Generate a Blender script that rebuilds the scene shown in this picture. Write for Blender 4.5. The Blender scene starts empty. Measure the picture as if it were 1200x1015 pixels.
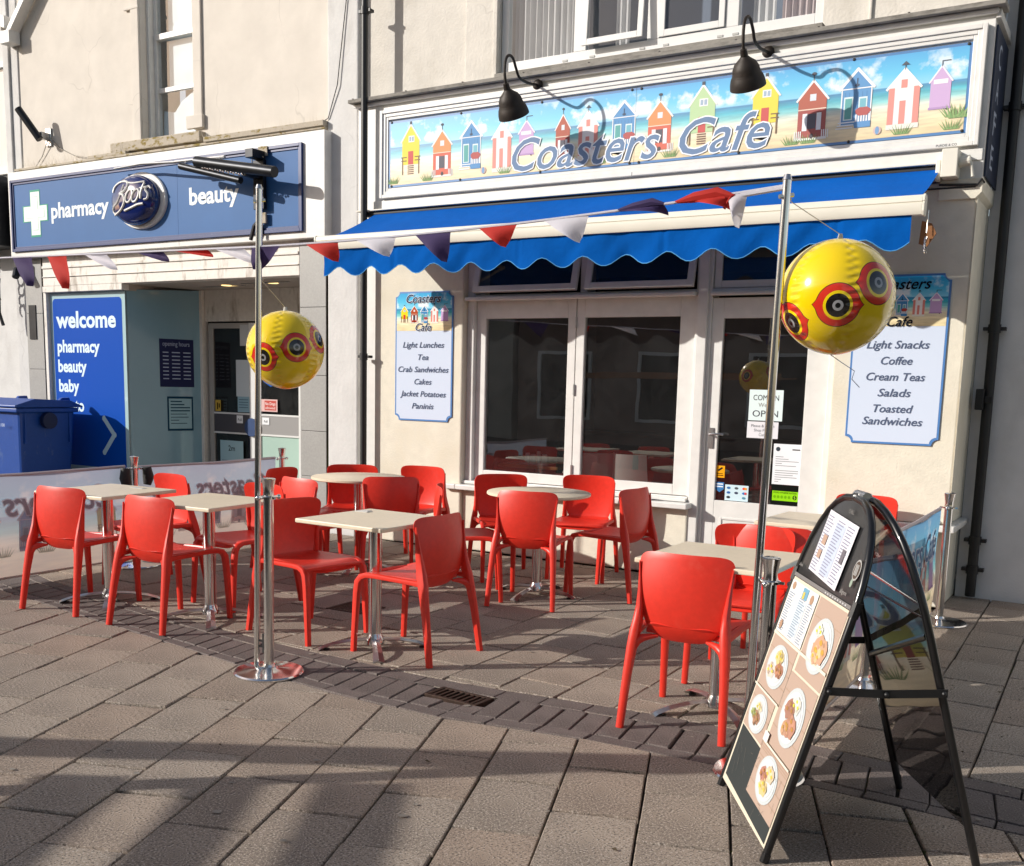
import bpy, math, random
from mathutils import Vector, Matrix
random.seed(7)
SC = bpy.context.scene
COL = SC.collection
R = math.radians

# ------------------------------------------------------------------ camera, sky, sun
cam_d = bpy.data.cameras.new('camera'); cam = bpy.data.objects.new('camera', cam_d); COL.objects.link(cam)
yaw, pit, rol = 0.54287, 0.149495, 0.0250825
cw, sw = math.cos(yaw), math.sin(yaw)
fw = Vector((-sw*math.cos(pit), cw*math.cos(pit), -math.sin(pit)))
rt = Vector((cw, sw, 0)); up = rt.cross(fw)
rt2 = math.cos(rol)*rt + math.sin(rol)*up; up2 = -math.sin(rol)*rt + math.cos(rol)*up
cam.matrix_world = Matrix(((rt2.x, up2.x, -fw.x, 0), (rt2.y, up2.y, -fw.y, 0), (rt2.z, up2.z, -fw.z, 1.5), (0, 0, 0, 1)))
cam_d.sensor_width = 36; cam_d.sensor_fit = 'HORIZONTAL'; cam_d.lens = 36.09
cam_d.shift_x = -0.0014; cam_d.shift_y = 0.1034
cam_d.clip_start = 0.05; cam_d.clip_end = 500
SC.camera = cam

SUN = Vector((-1.15, -1.0, 0.64)).normalized()          # towards the sun
world = bpy.data.worlds.new('World'); SC.world = world; world.use_nodes = True
wn = world.node_tree.nodes; wl = world.node_tree.links
sky = wn.new('ShaderNodeTexSky'); sky.sky_type = 'NISHITA'; sky.sun_disc = False
sky.sun_elevation = math.asin(SUN.z); sky.sun_rotation = math.atan2(SUN.x, SUN.y)
wb = wn.new('ShaderNodeVectorMath'); wb.operation = 'MULTIPLY'; wb.inputs[1].default_value = (1.17, 1.0, .88)   # camera white balance of the sky light
wl.new(sky.outputs[0], wb.inputs[0]); wl.new(wb.outputs[0], wn['Background'].inputs[0]); wn['Background'].inputs[1].default_value = 0.125
sd = bpy.data.lights.new('sun', 'SUN'); sd.energy = 4.4; sd.angle = R(0.55); sd.color = (1.0, 0.955, 0.885)
sun = bpy.data.objects.new('sun', sd); COL.objects.link(sun); sun.rotation_euler = (-SUN).to_track_quat('-Z', 'Y').to_euler()
sun.location = (-20, -14, 12)
SC.view_settings.view_transform = 'Standard'; SC.view_settings.look = 'None'
SC.view_settings.gamma = 1; SC.view_settings.exposure = 0.20; SC.view_settings.use_curve_mapping = False

# ------------------------------------------------------------------ colours and materials
def lin(h, k=1.0):
    h = h.lstrip('#'); o = []
    for i in (0, 2, 4):
        c = int(h[i:i+2], 16)/255; c = c/12.92 if c <= .04045 else ((c+.055)/1.055)**2.4
        o.append(c*k)
    return (o[0], o[1], o[2], 1.0)

def mat(name, col, rough=.6, metal=0.0, noise=None, bump=None, coat=0.0, spec=.5, rnd=0.0, trans=0.0):
    """noise=(scale, amount[, second scale, amount]); bump=(scale, strength, distance)"""
    m = bpy.data.materials.new(name); m.use_nodes = True
    nt = m.node_tree; n = nt.nodes; l = nt.links; b = n['Principled BSDF']
    b.inputs['Roughness'].default_value = rough; b.inputs['Metallic'].default_value = metal
    b.inputs['Coat Weight'].default_value = coat; b.inputs['Specular IOR Level'].default_value = spec
    b.inputs['Coat Roughness'].default_value = .08
    tc = n.new('ShaderNodeTexCoord')
    base = n.new('ShaderNodeRGB'); base.outputs[0].default_value = col; out = base.outputs[0]
    def mul(out, fac, amt):
        mr = n.new('ShaderNodeMapRange'); mr.inputs[1].default_value = .3; mr.inputs[2].default_value = .7
        mr.inputs[3].default_value = 1-amt; mr.inputs[4].default_value = 1+amt*.6
        l.new(fac, mr.inputs[0])
        mx = n.new('ShaderNodeVectorMath'); mx.operation = 'SCALE'
        l.new(out, mx.inputs[0]); l.new(mr.outputs[0], mx.inputs['Scale']); return mx.outputs[0]
    if noise:
        for i in range(0, len(noise), 2):
            t = n.new('ShaderNodeTexNoise'); t.inputs['Scale'].default_value = noise[i]; t.inputs['Detail'].default_value = 5
            l.new(tc.outputs['Object'], t.inputs['Vector']); out = mul(out, t.outputs['Fac'], noise[i+1])
    if rnd:
        oi = n.new('ShaderNodeObjectInfo'); mr = n.new('ShaderNodeMapRange')
        mr.inputs[3].default_value = 1-rnd; mr.inputs[4].default_value = 1+rnd
        l.new(oi.outputs['Random'], mr.inputs[0])
        mx = n.new('ShaderNodeVectorMath'); mx.operation = 'SCALE'; l.new(out, mx.inputs[0]); l.new(mr.outputs[0], mx.inputs['Scale']); out = mx.outputs[0]
    l.new(out, b.inputs['Base Color'])
    if bump:
        t = n.new('ShaderNodeTexNoise'); t.inputs['Scale'].default_value = bump[0]; t.inputs['Detail'].default_value = 4
        bp = n.new('ShaderNodeBump'); bp.inputs['Strength'].default_value = bump[1]; bp.inputs['Distance'].default_value = bump[2]
        l.new(tc.outputs['Object'], t.inputs['Vector']); l.new(t.outputs['Fac'], bp.inputs['Height']); l.new(bp.outputs[0], b.inputs['Normal'])
    if trans:
        tr = n.new('ShaderNodeBsdfTranslucent'); l.new(out, tr.inputs[0]); ms = n.new('ShaderNodeMixShader'); ms.inputs[0].default_value = trans
        l.new(b.outputs[0], ms.inputs[1]); l.new(tr.outputs[0], ms.inputs[2]); l.new(ms.outputs[0], n['Material Output'].inputs[0])
    return m

def glass_mat(name, tint, refl=1.0, rough=0.0, wav=0.02, dust=0.0):
    m = bpy.data.materials.new(name); m.use_nodes = True; nt = m.node_tree; n = nt.nodes; l = nt.links
    n.remove(n['Principled BSDF'])
    tr = n.new('ShaderNodeBsdfTransparent'); tr.inputs[0].default_value = tint
    gl = n.new('ShaderNodeBsdfGlossy'); gl.inputs['Roughness'].default_value = rough; gl.inputs[0].default_value = (1, 1, 1, 1)
    lw = n.new('ShaderNodeLayerWeight'); pw_ = n.new('ShaderNodeMath'); pw_.operation = 'POWER'; pw_.inputs[1].default_value = 5; l.new(lw.outputs['Facing'], pw_.inputs[0])
    lw.inputs[0].default_value = .5; fr = n.new('ShaderNodeMath'); fr.operation = 'MULTIPLY_ADD'; fr.inputs[1].default_value = .95; fr.inputs[2].default_value = .05; l.new(pw_.outputs[0], fr.inputs[0])
    mu = n.new('ShaderNodeMath'); mu.operation = 'MULTIPLY'; mu.inputs[1].default_value = refl; mu.use_clamp = True
    tc = n.new('ShaderNodeTexCoord'); t = n.new('ShaderNodeTexNoise'); t.inputs['Scale'].default_value = 1.7
    bp = n.new('ShaderNodeBump'); bp.inputs['Strength'].default_value = wav; bp.inputs['Distance'].default_value = .2
    l.new(tc.outputs['Object'], t.inputs['Vector']); l.new(t.outputs['Fac'], bp.inputs['Height']); l.new(bp.outputs[0], gl.inputs['Normal'])
    ms = n.new('ShaderNodeMixShader'); l.new(fr.outputs[0], mu.inputs[0]); l.new(mu.outputs[0], ms.inputs[0])
    l.new(tr.outputs[0], ms.inputs[1]); l.new(gl.outputs[0], ms.inputs[2]); l.new(ms.outputs[0], n['Material Output'].inputs[0])
    if dust:     # thin uneven film of salt and dust on the pane
        df = n.new('ShaderNodeBsdfDiffuse'); df.inputs[0].default_value = (.75, .76, .78, 1); m2 = n.new('ShaderNodeMixShader')
        t2 = n.new('ShaderNodeTexNoise'); t2.inputs['Scale'].default_value = 2.2; t2.inputs['Detail'].default_value = 8; t2.inputs['Roughness'].default_value = .7; t2.inputs['Distortion'].default_value = 1.5
        l.new(tc.outputs['Object'], t2.inputs['Vector']); mr = n.new('ShaderNodeMapRange'); mr.inputs[1].default_value = .3; mr.inputs[2].default_value = .7; mr.inputs[3].default_value = dust*.35; mr.inputs[4].default_value = dust*1.6
        l.new(t2.outputs['Fac'], mr.inputs[0]); l.new(mr.outputs[0], m2.inputs[0]); l.new(ms.outputs[0], m2.inputs[1]); l.new(df.outputs[0], m2.inputs[2]); l.new(m2.outputs[0], n['Material Output'].inputs[0])
    return m

def print_mat(name, rough=.35, trans=0.0, fade=None):
    m = bpy.data.materials.new(name); m.use_nodes = True; n = m.node_tree.nodes; l = m.node_tree.links; b = n['Principled BSDF']
    a = n.new('ShaderNodeAttribute'); a.attribute_name = 'Col'; out = a.outputs['Color']
    l.new(out, b.inputs['Base Color']); b.inputs['Roughness'].default_value = rough+.15; b.inputs['Specular IOR Level'].default_value = .08
    if trans:
        tr = n.new('ShaderNodeBsdfTranslucent'); l.new(out, tr.inputs[0]); ms = n.new('ShaderNodeMixShader'); ms.inputs[0].default_value = trans
        l.new(b.outputs[0], ms.inputs[1]); l.new(tr.outputs[0], ms.inputs[2]); l.new(ms.outputs[0], n['Material Output'].inputs[0])
    return m

def beach_mat(name, aspect, rough=.3, pale=0.0, trans=0.0):
    """printed seaside picture: sand, sea, sky and clouds laid out over the UV square"""
    m = bpy.data.materials.new(name); m.use_nodes = True; n = m.node_tree.nodes; l = m.node_tree.links; b = n['Principled BSDF']
    uv = n.new('ShaderNodeUVMap'); sp = n.new('ShaderNodeSeparateXYZ'); l.new(uv.outputs[0], sp.inputs[0])
    mp = n.new('ShaderNodeMapping'); mp.inputs['Scale'].default_value = (aspect, 1, 1); l.new(uv.outputs[0], mp.inputs[0])
    cr = n.new('ShaderNodeValToRGB'); e = cr.color_ramp.elements
    st = [(0, 'E3CB96'), (.22, 'F2E2B6'), (.33, 'F6EBCB'), (.40, 'D9ECDD'), (.44, '8FD8D6'), (.52, '35B9CB'), (.598, '1B84B8'), (.61, '86D3EE'), (.75, '4CC3EA'), (1, '1C9FDB')]
    e[0].position = 0; e[0].color = lin(st[0][1]); e[1].position = 1; e[1].color = lin(st[-1][1])
    for p, c in st[1:-1]:
        q = cr.color_ramp.elements.new(p); q.color = lin(c)
    l.new(sp.outputs[1], cr.inputs[0])
    cn = n.new('ShaderNodeTexNoise'); cn.inputs['Scale'].default_value = 2.3; cn.inputs['Detail'].default_value = 7; cn.inputs['Roughness'].default_value = .55
    l.new(mp.outputs[0], cn.inputs[0])
    mr = n.new('ShaderNodeMapRange'); mr.inputs[1].default_value = .52; mr.inputs[2].default_value = .60; l.new(cn.outputs[0], mr.inputs[0])
    band = n.new('ShaderNodeValToRGB'); be = band.color_ramp.elements; be[0].position = .61; be[0].color = (0, 0, 0, 1); be[1].position = 1; be[1].color = (.25,)*3+(1,)
    q = be.new(.66); q.color = (1, 1, 1, 1); q = be.new(.86); q.color = (.8, .8, .8, 1); l.new(sp.outputs[1], band.inputs[0])
    mu = n.new('ShaderNodeMath'); mu.operation = 'MULTIPLY'; l.new(mr.outputs[0], mu.inputs[0]); l.new(band.outputs[0], mu.inputs[1])
    mx = n.new('ShaderNodeMix'); mx.data_type = 'RGBA'; l.new(mu.outputs[0], mx.inputs[0]); l.new(cr.outputs[0], mx.inputs[6]); mx.inputs[7].default_value = lin('E6F2F8')
    m2 = n.new('ShaderNodeMapping'); m2.inputs['Scale'].default_value = (aspect*1.2, 9, 1); l.new(uv.outputs[0], m2.inputs[0])
    sn = n.new('ShaderNodeTexNoise'); sn.inputs['Scale'].default_value = 2.5; sn.inputs['Detail'].default_value = 4; l.new(m2.outputs[0], sn.inputs[0])
    r2 = n.new('ShaderNodeMapRange'); r2.inputs[1].default_value = .35; r2.inputs[2].default_value = .65; r2.inputs[3].default_value = .82; r2.inputs[4].default_value = 1.08; l.new(sn.outputs[0], r2.inputs[0])
    lt = n.new('ShaderNodeMath'); lt.operation = 'LESS_THAN'; lt.inputs[1].default_value = .6; l.new(sp.outputs[1], lt.inputs[0])
    m3 = n.new('ShaderNodeMix'); m3.data_type = 'FLOAT'; m3.inputs[2].default_value = 1; l.new(lt.outputs[0], m3.inputs[0]); l.new(r2.outputs[0], m3.inputs[3])
    sc = n.new('ShaderNodeVectorMath'); sc.operation = 'SCALE'; l.new(mx.outputs[2], sc.inputs[0]); l.new(m3.outputs[0], sc.inputs['Scale'])
    out = sc.outputs[0]
    if pale:
        pm = n.new('ShaderNodeMix'); pm.data_type = 'RGBA'; pm.inputs[0].default_value = pale; l.new(out, pm.inputs[6]); pm.inputs[7].default_value = lin('D6CDD2'); out = pm.outputs[2]
    l.new(out, b.inputs['Base Color']); b.inputs['Roughness'].default_value = rough
    if trans:
        tr = n.new('ShaderNodeBsdfTranslucent'); l.new(out, tr.inputs[0]); ms = n.new('ShaderNodeMixShader'); ms.inputs[0].default_value = trans
        l.new(b.outputs[0], ms.inputs[1]); l.new(tr.outputs[0], ms.inputs[2]); l.new(ms.outputs[0], n['Material Output'].inputs[0])
    return m

def stain_mat(name, col, dirt, scale, lo, hi, rough=.8, bump=None, streak=1.0, rnd=0.0, speck=None, hue=None, crack=None):
    """base colour with blotches of a dirt colour"""
    m = mat(name, col, rough, noise=(scale*4, .07), bump=bump, rnd=rnd)
    n = m.node_tree.nodes; l = m.node_tree.links; b = n['Principled BSDF']
    src = b.inputs['Base Color'].links[0].from_socket
    tc = n['Texture Coordinate']; mp = n.new('ShaderNodeMapping'); mp.inputs['Scale'].default_value = (1, 1, 1/streak); l.new(tc.outputs['Object'], mp.inputs[0])
    t = n.new('ShaderNodeTexNoise'); t.inputs['Scale'].default_value = scale; t.inputs['Detail'].default_value = 8; t.inputs['Roughness'].default_value = .65
    l.new(mp.outputs[0], t.inputs['Vector'])
    mr = n.new('ShaderNodeMapRange'); mr.inputs[1].default_value = lo; mr.inputs[2].default_value = hi; l.new(t.outputs['Fac'], mr.inputs[0])
    mx = n.new('ShaderNodeMix'); mx.data_type = 'RGBA'; l.new(mr.outputs[0], mx.inputs[0]); l.new(src, mx.inputs[6]); mx.inputs[7].default_value = dirt
    out = mx.outputs[2]
    if speck:
        for sc_, thr, c_ in speck:
            v = n.new('ShaderNodeTexNoise'); v.inputs['Scale'].default_value = sc_; v.inputs['Detail'].default_value = 2
            l.new(tc.outputs['Object'], v.inputs['Vector'])
            r = n.new('ShaderNodeMapRange'); r.inputs[1].default_value = thr; r.inputs[2].default_value = thr+.05; l.new(v.outputs['Fac'], r.inputs[0])
            m2 = n.new('ShaderNodeMix'); m2.data_type = 'RGBA'; l.new(r.outputs[0], m2.inputs[0]); l.new(out, m2.inputs[6]); m2.inputs[7].default_value = c_; out = m2.outputs[2]
    if hue:      # some pieces of the batch have another cast
        oi = n.new('ShaderNodeObjectInfo'); f1 = n.new('ShaderNodeMath'); f1.operation = 'MULTIPLY'; f1.inputs[1].default_value = 7.31; f2 = n.new('ShaderNodeMath'); f2.operation = 'FRACT'
        l.new(oi.outputs['Random'], f1.inputs[0]); l.new(f1.outputs[0], f2.inputs[0]); hm = n.new('ShaderNodeMapRange'); hm.inputs[1].default_value = .45; hm.inputs[4].default_value = .75; l.new(f2.outputs[0], hm.inputs[0])
        hx = n.new('ShaderNodeMix'); hx.data_type = 'RGBA'; hx.blend_type = 'MULTIPLY'; l.new(hm.outputs[0], hx.inputs[0]); l.new(out, hx.inputs[6]); hx.inputs[7].default_value = hue; out = hx.outputs[2]
    if crack:    # hairline cracks here and there
        nz = n.new('ShaderNodeTexNoise'); nz.inputs['Scale'].default_value = 3; l.new(tc.outputs['Object'], nz.inputs['Vector']); ad = n.new('ShaderNodeVectorMath'); ad.operation = 'MULTIPLY_ADD'; ad.inputs[1].default_value = (.35, .35, .35)
        l.new(nz.outputs['Color'], ad.inputs[0]); l.new(tc.outputs['Object'], ad.inputs[2])
        vo = n.new('ShaderNodeTexVoronoi'); vo.feature = 'DISTANCE_TO_EDGE'; vo.inputs['Scale'].default_value = crack; l.new(ad.outputs[0], vo.inputs['Vector'])
        r1 = n.new('ShaderNodeMapRange'); r1.inputs[1].default_value = 0; r1.inputs[2].default_value = .006; r1.inputs[3].default_value = 1; r1.inputs[4].default_value = 0; l.new(vo.outputs['Distance'], r1.inputs[0])
        n2 = n.new('ShaderNodeTexNoise'); n2.inputs['Scale'].default_value = 1.3; l.new(tc.outputs['Object'], n2.inputs['Vector']); r2 = n.new('ShaderNodeMapRange'); r2.inputs[1].default_value = .52; r2.inputs[2].default_value = .60; r2.inputs[4].default_value = .2; l.new(n2.outputs['Fac'], r2.inputs[0])
        mm = n.new('ShaderNodeMath'); mm.operation = 'MULTIPLY'; l.new(r1.outputs[0], mm.inputs[0]); l.new(r2.outputs[0], mm.inputs[1])
        cx_ = n.new('ShaderNodeMix'); cx_.data_type = 'RGBA'; l.new(mm.outputs[0], cx_.inputs[0]); l.new(out, cx_.inputs[6]); cx_.inputs[7].default_value = (.12, .10, .085, 1); out = cx_.outputs[2]
    l.new(out, b.inputs['Base Color'])
    return m

M = {}
M['red'] = stain_mat('red_plastic', (.70, .032, .016, 1), (.58, .07, .045, 1), 9, .60, .85, .40, bump=(500, .12, .0008), rnd=.06)
M['laminate'] = mat('pale_laminate', lin('E0D1B8'), .42, noise=(3, .05, 40, .05), spec=.3)
M['laminate_edge'] = mat('laminate_edge', lin('CDB896'), .4, noise=(20, .06))
M['chrome'] = mat('chrome', (.72, .71, .70, 1), .16, 1.0, noise=(4, .04), bump=(35, .03, .002))
M['steel'] = mat('brushed_steel', (.55, .55, .55, 1), .3, 1.0, noise=(30, .08))
M['slab'] = stain_mat('paving_slab', (.335, .272, .215, 1), (.215, .174, .139, 1), 2.6, .42, .72, .85, bump=(300, .7, .004), rnd=.17,
                      speck=[(135, .56, (.50, .43, .365, 1)), (120, .565, (.13, .105, .085, 1)), (14, .72, (.42, .38, .34, 1))], hue=(1.0, .92, .87, 1))
M['brick'] = stain_mat('dark_paver', (.150, .118, .108, 1), (.10, .078, .07, 1), 6, .45, .7, .8, bump=(150, .7, .005), rnd=.14,
                       speck=[(135, .58, (.24, .20, .175, 1)), (110, .6, (.05, .04, .035, 1))])
M['joint'] = stain_mat('joint_dirt', (.030, .023, .017, 1), (.045, .05, .012, 1), 6, .5, .6, .95, bump=(150, .6, .004))
M['mortar'] = stain_mat('joint_mortar', (.045, .036, .028, 1), (.32, .28, .24, 1), 2.5, .56, .60, .95)
M['grate'] = mat('cast_iron', (.06, .035, .025, 1), .65, .6, noise=(40, .4), bump=(90, .3, .002))
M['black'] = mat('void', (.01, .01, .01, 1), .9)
M['cream'] = stain_mat('cream_render', lin('DED8C7'), lin('CFC7B2'), 2.5, .5, .75, .85, bump=(75, .38, .006))
M['white_render'] = stain_mat('white_render', lin('D0CFCD'), lin('ABA7A2'), 1.4, .52, .74, .85, bump=(30, .4, .008), streak=3, crack=.8)
M['grey_render'] = stain_mat('grey_render', lin('E4E2E0'), lin('CDCAC6'), 1.2, .5, .75, .9, bump=(70, .35, .006), streak=2)
M['upper'] = stain_mat('off_white_render', lin('D2CDC4'), lin('B8B2A7'), 1.6, .52, .74, .9, bump=(45, .5, .008), streak=1.3, crack=.8)
M['peach'] = stain_mat('pale_peach_render', lin('D5CEC4'), lin('C4BCB1'), .8, .55, .85, .9, bump=(9, .35, .012), streak=2.5, crack=.8)
M['white'] = stain_mat('white_paint', lin('DBDAD6'), lin('C3BFB8'), 2.5, .60, .85, .42, bump=(60, .06, .002), streak=1.5)
M['old_white'] = stain_mat('weathered_white_paint', lin('DFDAD2'), lin('8F8272'), 6, .56, .70, .6, bump=(30, .2, .004), streak=4)
M['upvc'] = mat('white_upvc', lin('DCDCDA'), .3, noise=(4, .03))
M['timber_grey'] = stain_mat('weathered_lead', lin('8B8780'), lin('5A5650'), 5, .45, .7, .8, bump=(40, .5, .006), streak=.3)
M['stone_sill'] = stain_mat('lichen_stone', lin('B3A999'), (.22, .16, .03, 1), 9, .52, .62, .9, bump=(60, .6, .006), streak=.5)
M['tile_grey'] = mat('grey_wall_tile', lin('9C9B98'), .45, noise=(60, .10, 3, .05), bump=(120, .1, .001))
M['gutter'] = mat('black_pipe', (.012, .012, .013, 1), .45, noise=(12, .3), bump=(60, .2, .002))
M['awning'] = mat('blue_canvas', (.0, .105, .46, 1), .95, spec=.12, noise=(2.2, .10, 300, .06), bump=(9, .5, .02), trans=.25)
M['cream_metal'] = mat('cream_bar', lin('DEDACD'), .5, noise=(3, .05))
M['lamp'] = mat('brown_lamp_metal', (.022, .015, .011, 1), .55, .3, noise=(14, .35), bump=(40, .2, .003))
M['boots_blue'] = mat('sign_blue', lin('34649C'), .5, noise=(1.3, .06, 6, .03), spec=.2)
M['boots_navy'] = mat('sign_navy', lin('20396F'), .35, noise=(5, .1))
M['oval_navy'] = mat('oval_navy', (.008, .018, .12, 1), .12, coat=1.0, noise=(3, .05))
M['navy'] = mat('navy_paint', lin('1D2A44'), .5, noise=(5, .1))
M['bin'] = stain_mat('blue_bin_plastic', (.006, .06, .31, 1), (.10, .16, .32, 1), 7, .60, .74, .42, bump=(14, .25, .006), streak=2)
M['bin_dark'] = mat('bin_dark_plastic', (.004, .012, .06, 1), .5, noise=(5, .2))
M['arm'] = mat('dark_arm_metal', (.02, .022, .027, 1), .4, .6, noise=(12, .3))
M['board_black'] = mat('board_black', (.018, .018, .019, 1), .28, noise=(30, .35, 3, .2), coat=.25)
M['frame_black'] = mat('black_tube', (.008, .008, .009, 1), .3, .2, coat=.3, noise=(9, .2))
M['yellow'] = None
M['rope'] = mat('rope', lin('CFC8BC'), .9, noise=(80, .2))
M['rubber'] = mat('black_rubber', (.015, .015, .015, 1), .6)
M['plywood'] = mat('plywood', lin('8A5A30'), .7, noise=(12, .2))
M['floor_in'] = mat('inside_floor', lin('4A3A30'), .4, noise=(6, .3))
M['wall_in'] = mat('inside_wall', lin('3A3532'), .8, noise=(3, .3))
M['sofa'] = mat('dark_red_sofa', (.07, .008, .008, 1), .5, noise=(4, .2))
M['wood'] = mat('oak_top', lin('A06A3A'), .35, noise=(8, .2))
M['white_plastic'] = mat('white_plastic', lin('C8C6C2'), .35, noise=(8, .03))
M['curtain'] = mat('net_curtain', lin('D8D8D6'), .9, noise=(3, .08), trans=.3)
M['curtain_pink'] = mat('striped_curtain', lin('CDBFBD'), .9, noise=(3, .08), trans=.3)
M['film'] = mat('blue_window_film', lin('7FA3B2'), .2, coat=.9, noise=(2, .05))
M['brick_far'] = mat('opposite_wall', lin('8E8880'), .85, noise=(2, .15), bump=(30, .3, .01))
M['slate'] = mat('slate_roof', lin('4D5157'), .7, noise=(8, .2))
M['leaf'] = mat('leaf_litter', (.10, .07, .04, 1), .9)
M['glow'] = mat('downlight_lens', lin('F4D98C'), .5)
_g = M['glow'].node_tree.nodes['Principled BSDF']; _g.inputs['Emission Color'].default_value = (1, .72, .3, 1); _g.inputs['Emission Strength'].default_value = 1.6
M['glass'] = glass_mat('shop_glass', (.58, .59, .58, 1), 3.0, wav=.003, dust=.013)
M['glass_up'] = glass_mat('upper_window_glass', (.96, .97, .98, 1), 1.7, wav=.02)
M['glass_dark'] = glass_mat('dark_glass', (.34, .33, .32, 1), 1.3, dust=.02)
M['smoke'] = glass_mat('smoky_acrylic', (.05, .05, .055, 1), 1.3, .035, .04)
M['print'] = print_mat('print_ink')
M['print_matt'] = print_mat('print_matt', .7)
M['banner_print'] = print_mat('banner_print', .6, .35)
M['fl_red'] = mat('bunting_red', (.55, .03, .02, 1), .8, bump=(30, .3, .004), trans=.35)
M['fl_white'] = mat('bunting_white', lin('DAD8E0'), .8, bump=(30, .3, .004), trans=.35)
M['fl_purple'] = mat('bunting_purple', (.05, .03, .11, 1), .8, bump=(30, .3, .004), trans=.3)

# ------------------------------------------------------------------ mesh helpers
class MB:
    def __init__(s): s.v = []; s.f = []; s.m = []; s.cuts = []
    def add(s, vs, fs, mi=0):
        s.cuts.append((len(s.v), len(s.f))); o = len(s.v); s.v += [tuple(p) for p in vs]; s.f += [tuple(i+o for i in f) for f in fs]; s.m += [mi]*len(fs); return s
    def box(s, x0, y0, z0, x1, y1, z1, mi=0):
        x0, x1 = min(x0, x1), max(x0, x1); y0, y1 = min(y0, y1), max(y0, y1); z0, z1 = min(z0, z1), max(z0, z1)
        v = [(x0, y0, z0), (x1, y0, z0), (x1, y1, z0), (x0, y1, z0), (x0, y0, z1), (x1, y0, z1), (x1, y1, z1), (x0, y1, z1)]
        return s.add(v, [(0, 3, 2, 1), (4, 5, 6, 7), (0, 1, 5, 4), (1, 2, 6, 5), (2, 3, 7, 6), (3, 0, 4, 7)], mi)
    def prism(s, ring, vec, mi=0):
        n = len(ring); vec = Vector(vec); a = [Vector(p) for p in ring]; b = [p+vec for p in a]
        nm = Vector((0, 0, 0))
        for i in range(n): nm += a[i].cross(a[(i+1) % n])
        if nm.dot(vec) > 0: a, b = b, a
        return s.add(a+b, [tuple(range(n)), tuple(range(2*n-1, n-1, -1))]+[(i, n+i, n+(i+1) % n, (i+1) % n) for i in range(n)], mi)
    def obox(s, c, ax, ay, az, hx, hy, hz, mi=0):
        c = Vector(c); ax, ay, az = (Vector(q).normalized() for q in (ax, ay, az))
        ring = [c+ax*hx*i+ay*hy*j-az*hz for i, j in ((-1, -1), (1, -1), (1, 1), (-1, 1))]
        return s.prism(ring, az*2*hz, mi)
    def tube(s, pts, r, n=10, caps=True, mi=0):
        pts = [Vector(p) for p in pts]; k = len(pts); rs = r if isinstance(r, (list, tuple)) else [r]*k
        ref = None; vs = []
        for i, p in enumerate(pts):
            t = (pts[min(i+1, k-1)]-pts[max(i-1, 0)]).normalized()
            if ref is None: ref = Vector((0, 0, 1)) if abs(t.z) < .9 else Vector((1, 0, 0))
            a = (ref-t*ref.dot(t)).normalized(); b = t.cross(a); ref = a
            vs += [p+(a*math.cos(6.28318*j/n)+b*math.sin(6.28318*j/n))*rs[i] for j in range(n)]
        fs = [(i*n+j, i*n+(j+1) % n, (i+1)*n+(j+1) % n, (i+1)*n+j) for i in range(k-1) for j in range(n)]
        if caps: fs += [tuple(range(n-1, -1, -1)), tuple((k-1)*n+j for j in range(n))]
        return s.add(vs, fs, mi)
    def lathe(s, prof, c=(0, 0, 0), n=32, mtx=None, mi=0):
        c = Vector(c); vs = []
        for r, z in prof:
            for j in range(n):
                p = Vector((r*math.cos(6.28318*j/n), r*math.sin(6.28318*j/n), z))
                if mtx: p = mtx @ p
                vs.append(p+c)
        k = len(prof)
        fs = [(i*n+j, i*n+(j+1) % n, (i+1)*n+(j+1) % n, (i+1)*n+j) for i in range(k-1) for j in range(n)]
        if prof[0][0] > 0: fs.append(tuple(range(n-1, -1, -1)))
        if prof[-1][0] > 0: fs.append(tuple((k-1)*n+j for j in range(n)))
        return s.add(vs, fs, mi)
    def sweep(s, path, n=12, e=4.0, mi=0):
        """path: (x, y, z, half width along X, half thickness); superellipse section, width kept along X"""
        vs = []; k = len(path)
        for i, (x, y, z, a, b) in enumerate(path):
            p0 = Vector(path[max(i-1, 0)][:3]); p1 = Vector(path[min(i+1, k-1)][:3]); t = (p1-p0).normalized()
            lx = (Vector((1, 0, 0))-t*t.x).normalized(); nn = t.cross(lx)
            for j in range(n):
                an = 6.28318*(j+.5)/n; cx, sx = math.cos(an), math.sin(an)
                q = (abs(cx)**e+abs(sx)**e)**(-1/e)
                vs.append(Vector((x, y, z))+lx*a*cx*q+nn*b*sx*q)
        fs = [(i*n+j, i*n+(j+1) % n, (i+1)*n+(j+1) % n, (i+1)*n+j) for i in range(k-1) for j in range(n)]
        fs += [tuple(range(n-1, -1, -1)), tuple((k-1)*n+j for j in range(n))]
        return s.add(vs, fs, mi)
    def shell(s, fn, nu, nv, th, mi=0):
        """closed shell of thickness th about the surface fn(u, v), u, v in -1..1"""
        P = [[Vector(fn(-1+2*i/nu, -1+2*j/nv)) for i in range(nu+1)] for j in range(nv+1)]
        def nrm(j, i):
            a = P[j][min(i+1, nu)]-P[j][max(i-1, 0)]; b = P[min(j+1, nv)][i]-P[max(j-1, 0)][i]
            c = a.cross(b); return c.normalized() if c.length > 1e-9 else Vector((0, 1, 0))
        vs = []
        for sg in (1, -1):
            for j in range(nv+1):
                for i in range(nu+1):
                    edge = max(abs(-1+2*i/nu), abs(-1+2*j/nv)) > .999
                    vs.append(P[j][i]+nrm(j, i)*th*.5*sg*(.55 if edge else 1))
        w = nu+1; o = w*(nv+1); fs = []
        for j in range(nv):
            for i in range(nu):
                a = j*w+i; fs.append((a, a+1, a+w+1, a+w)); fs.append((o+a, o+a+w, o+a+w+1, o+a+1))
        for i in range(nu):
            fs.append((i+1, i, o+i, o+i+1)); a = nv*w+i; fs.append((a, a+1, o+a+1, o+a))
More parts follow.
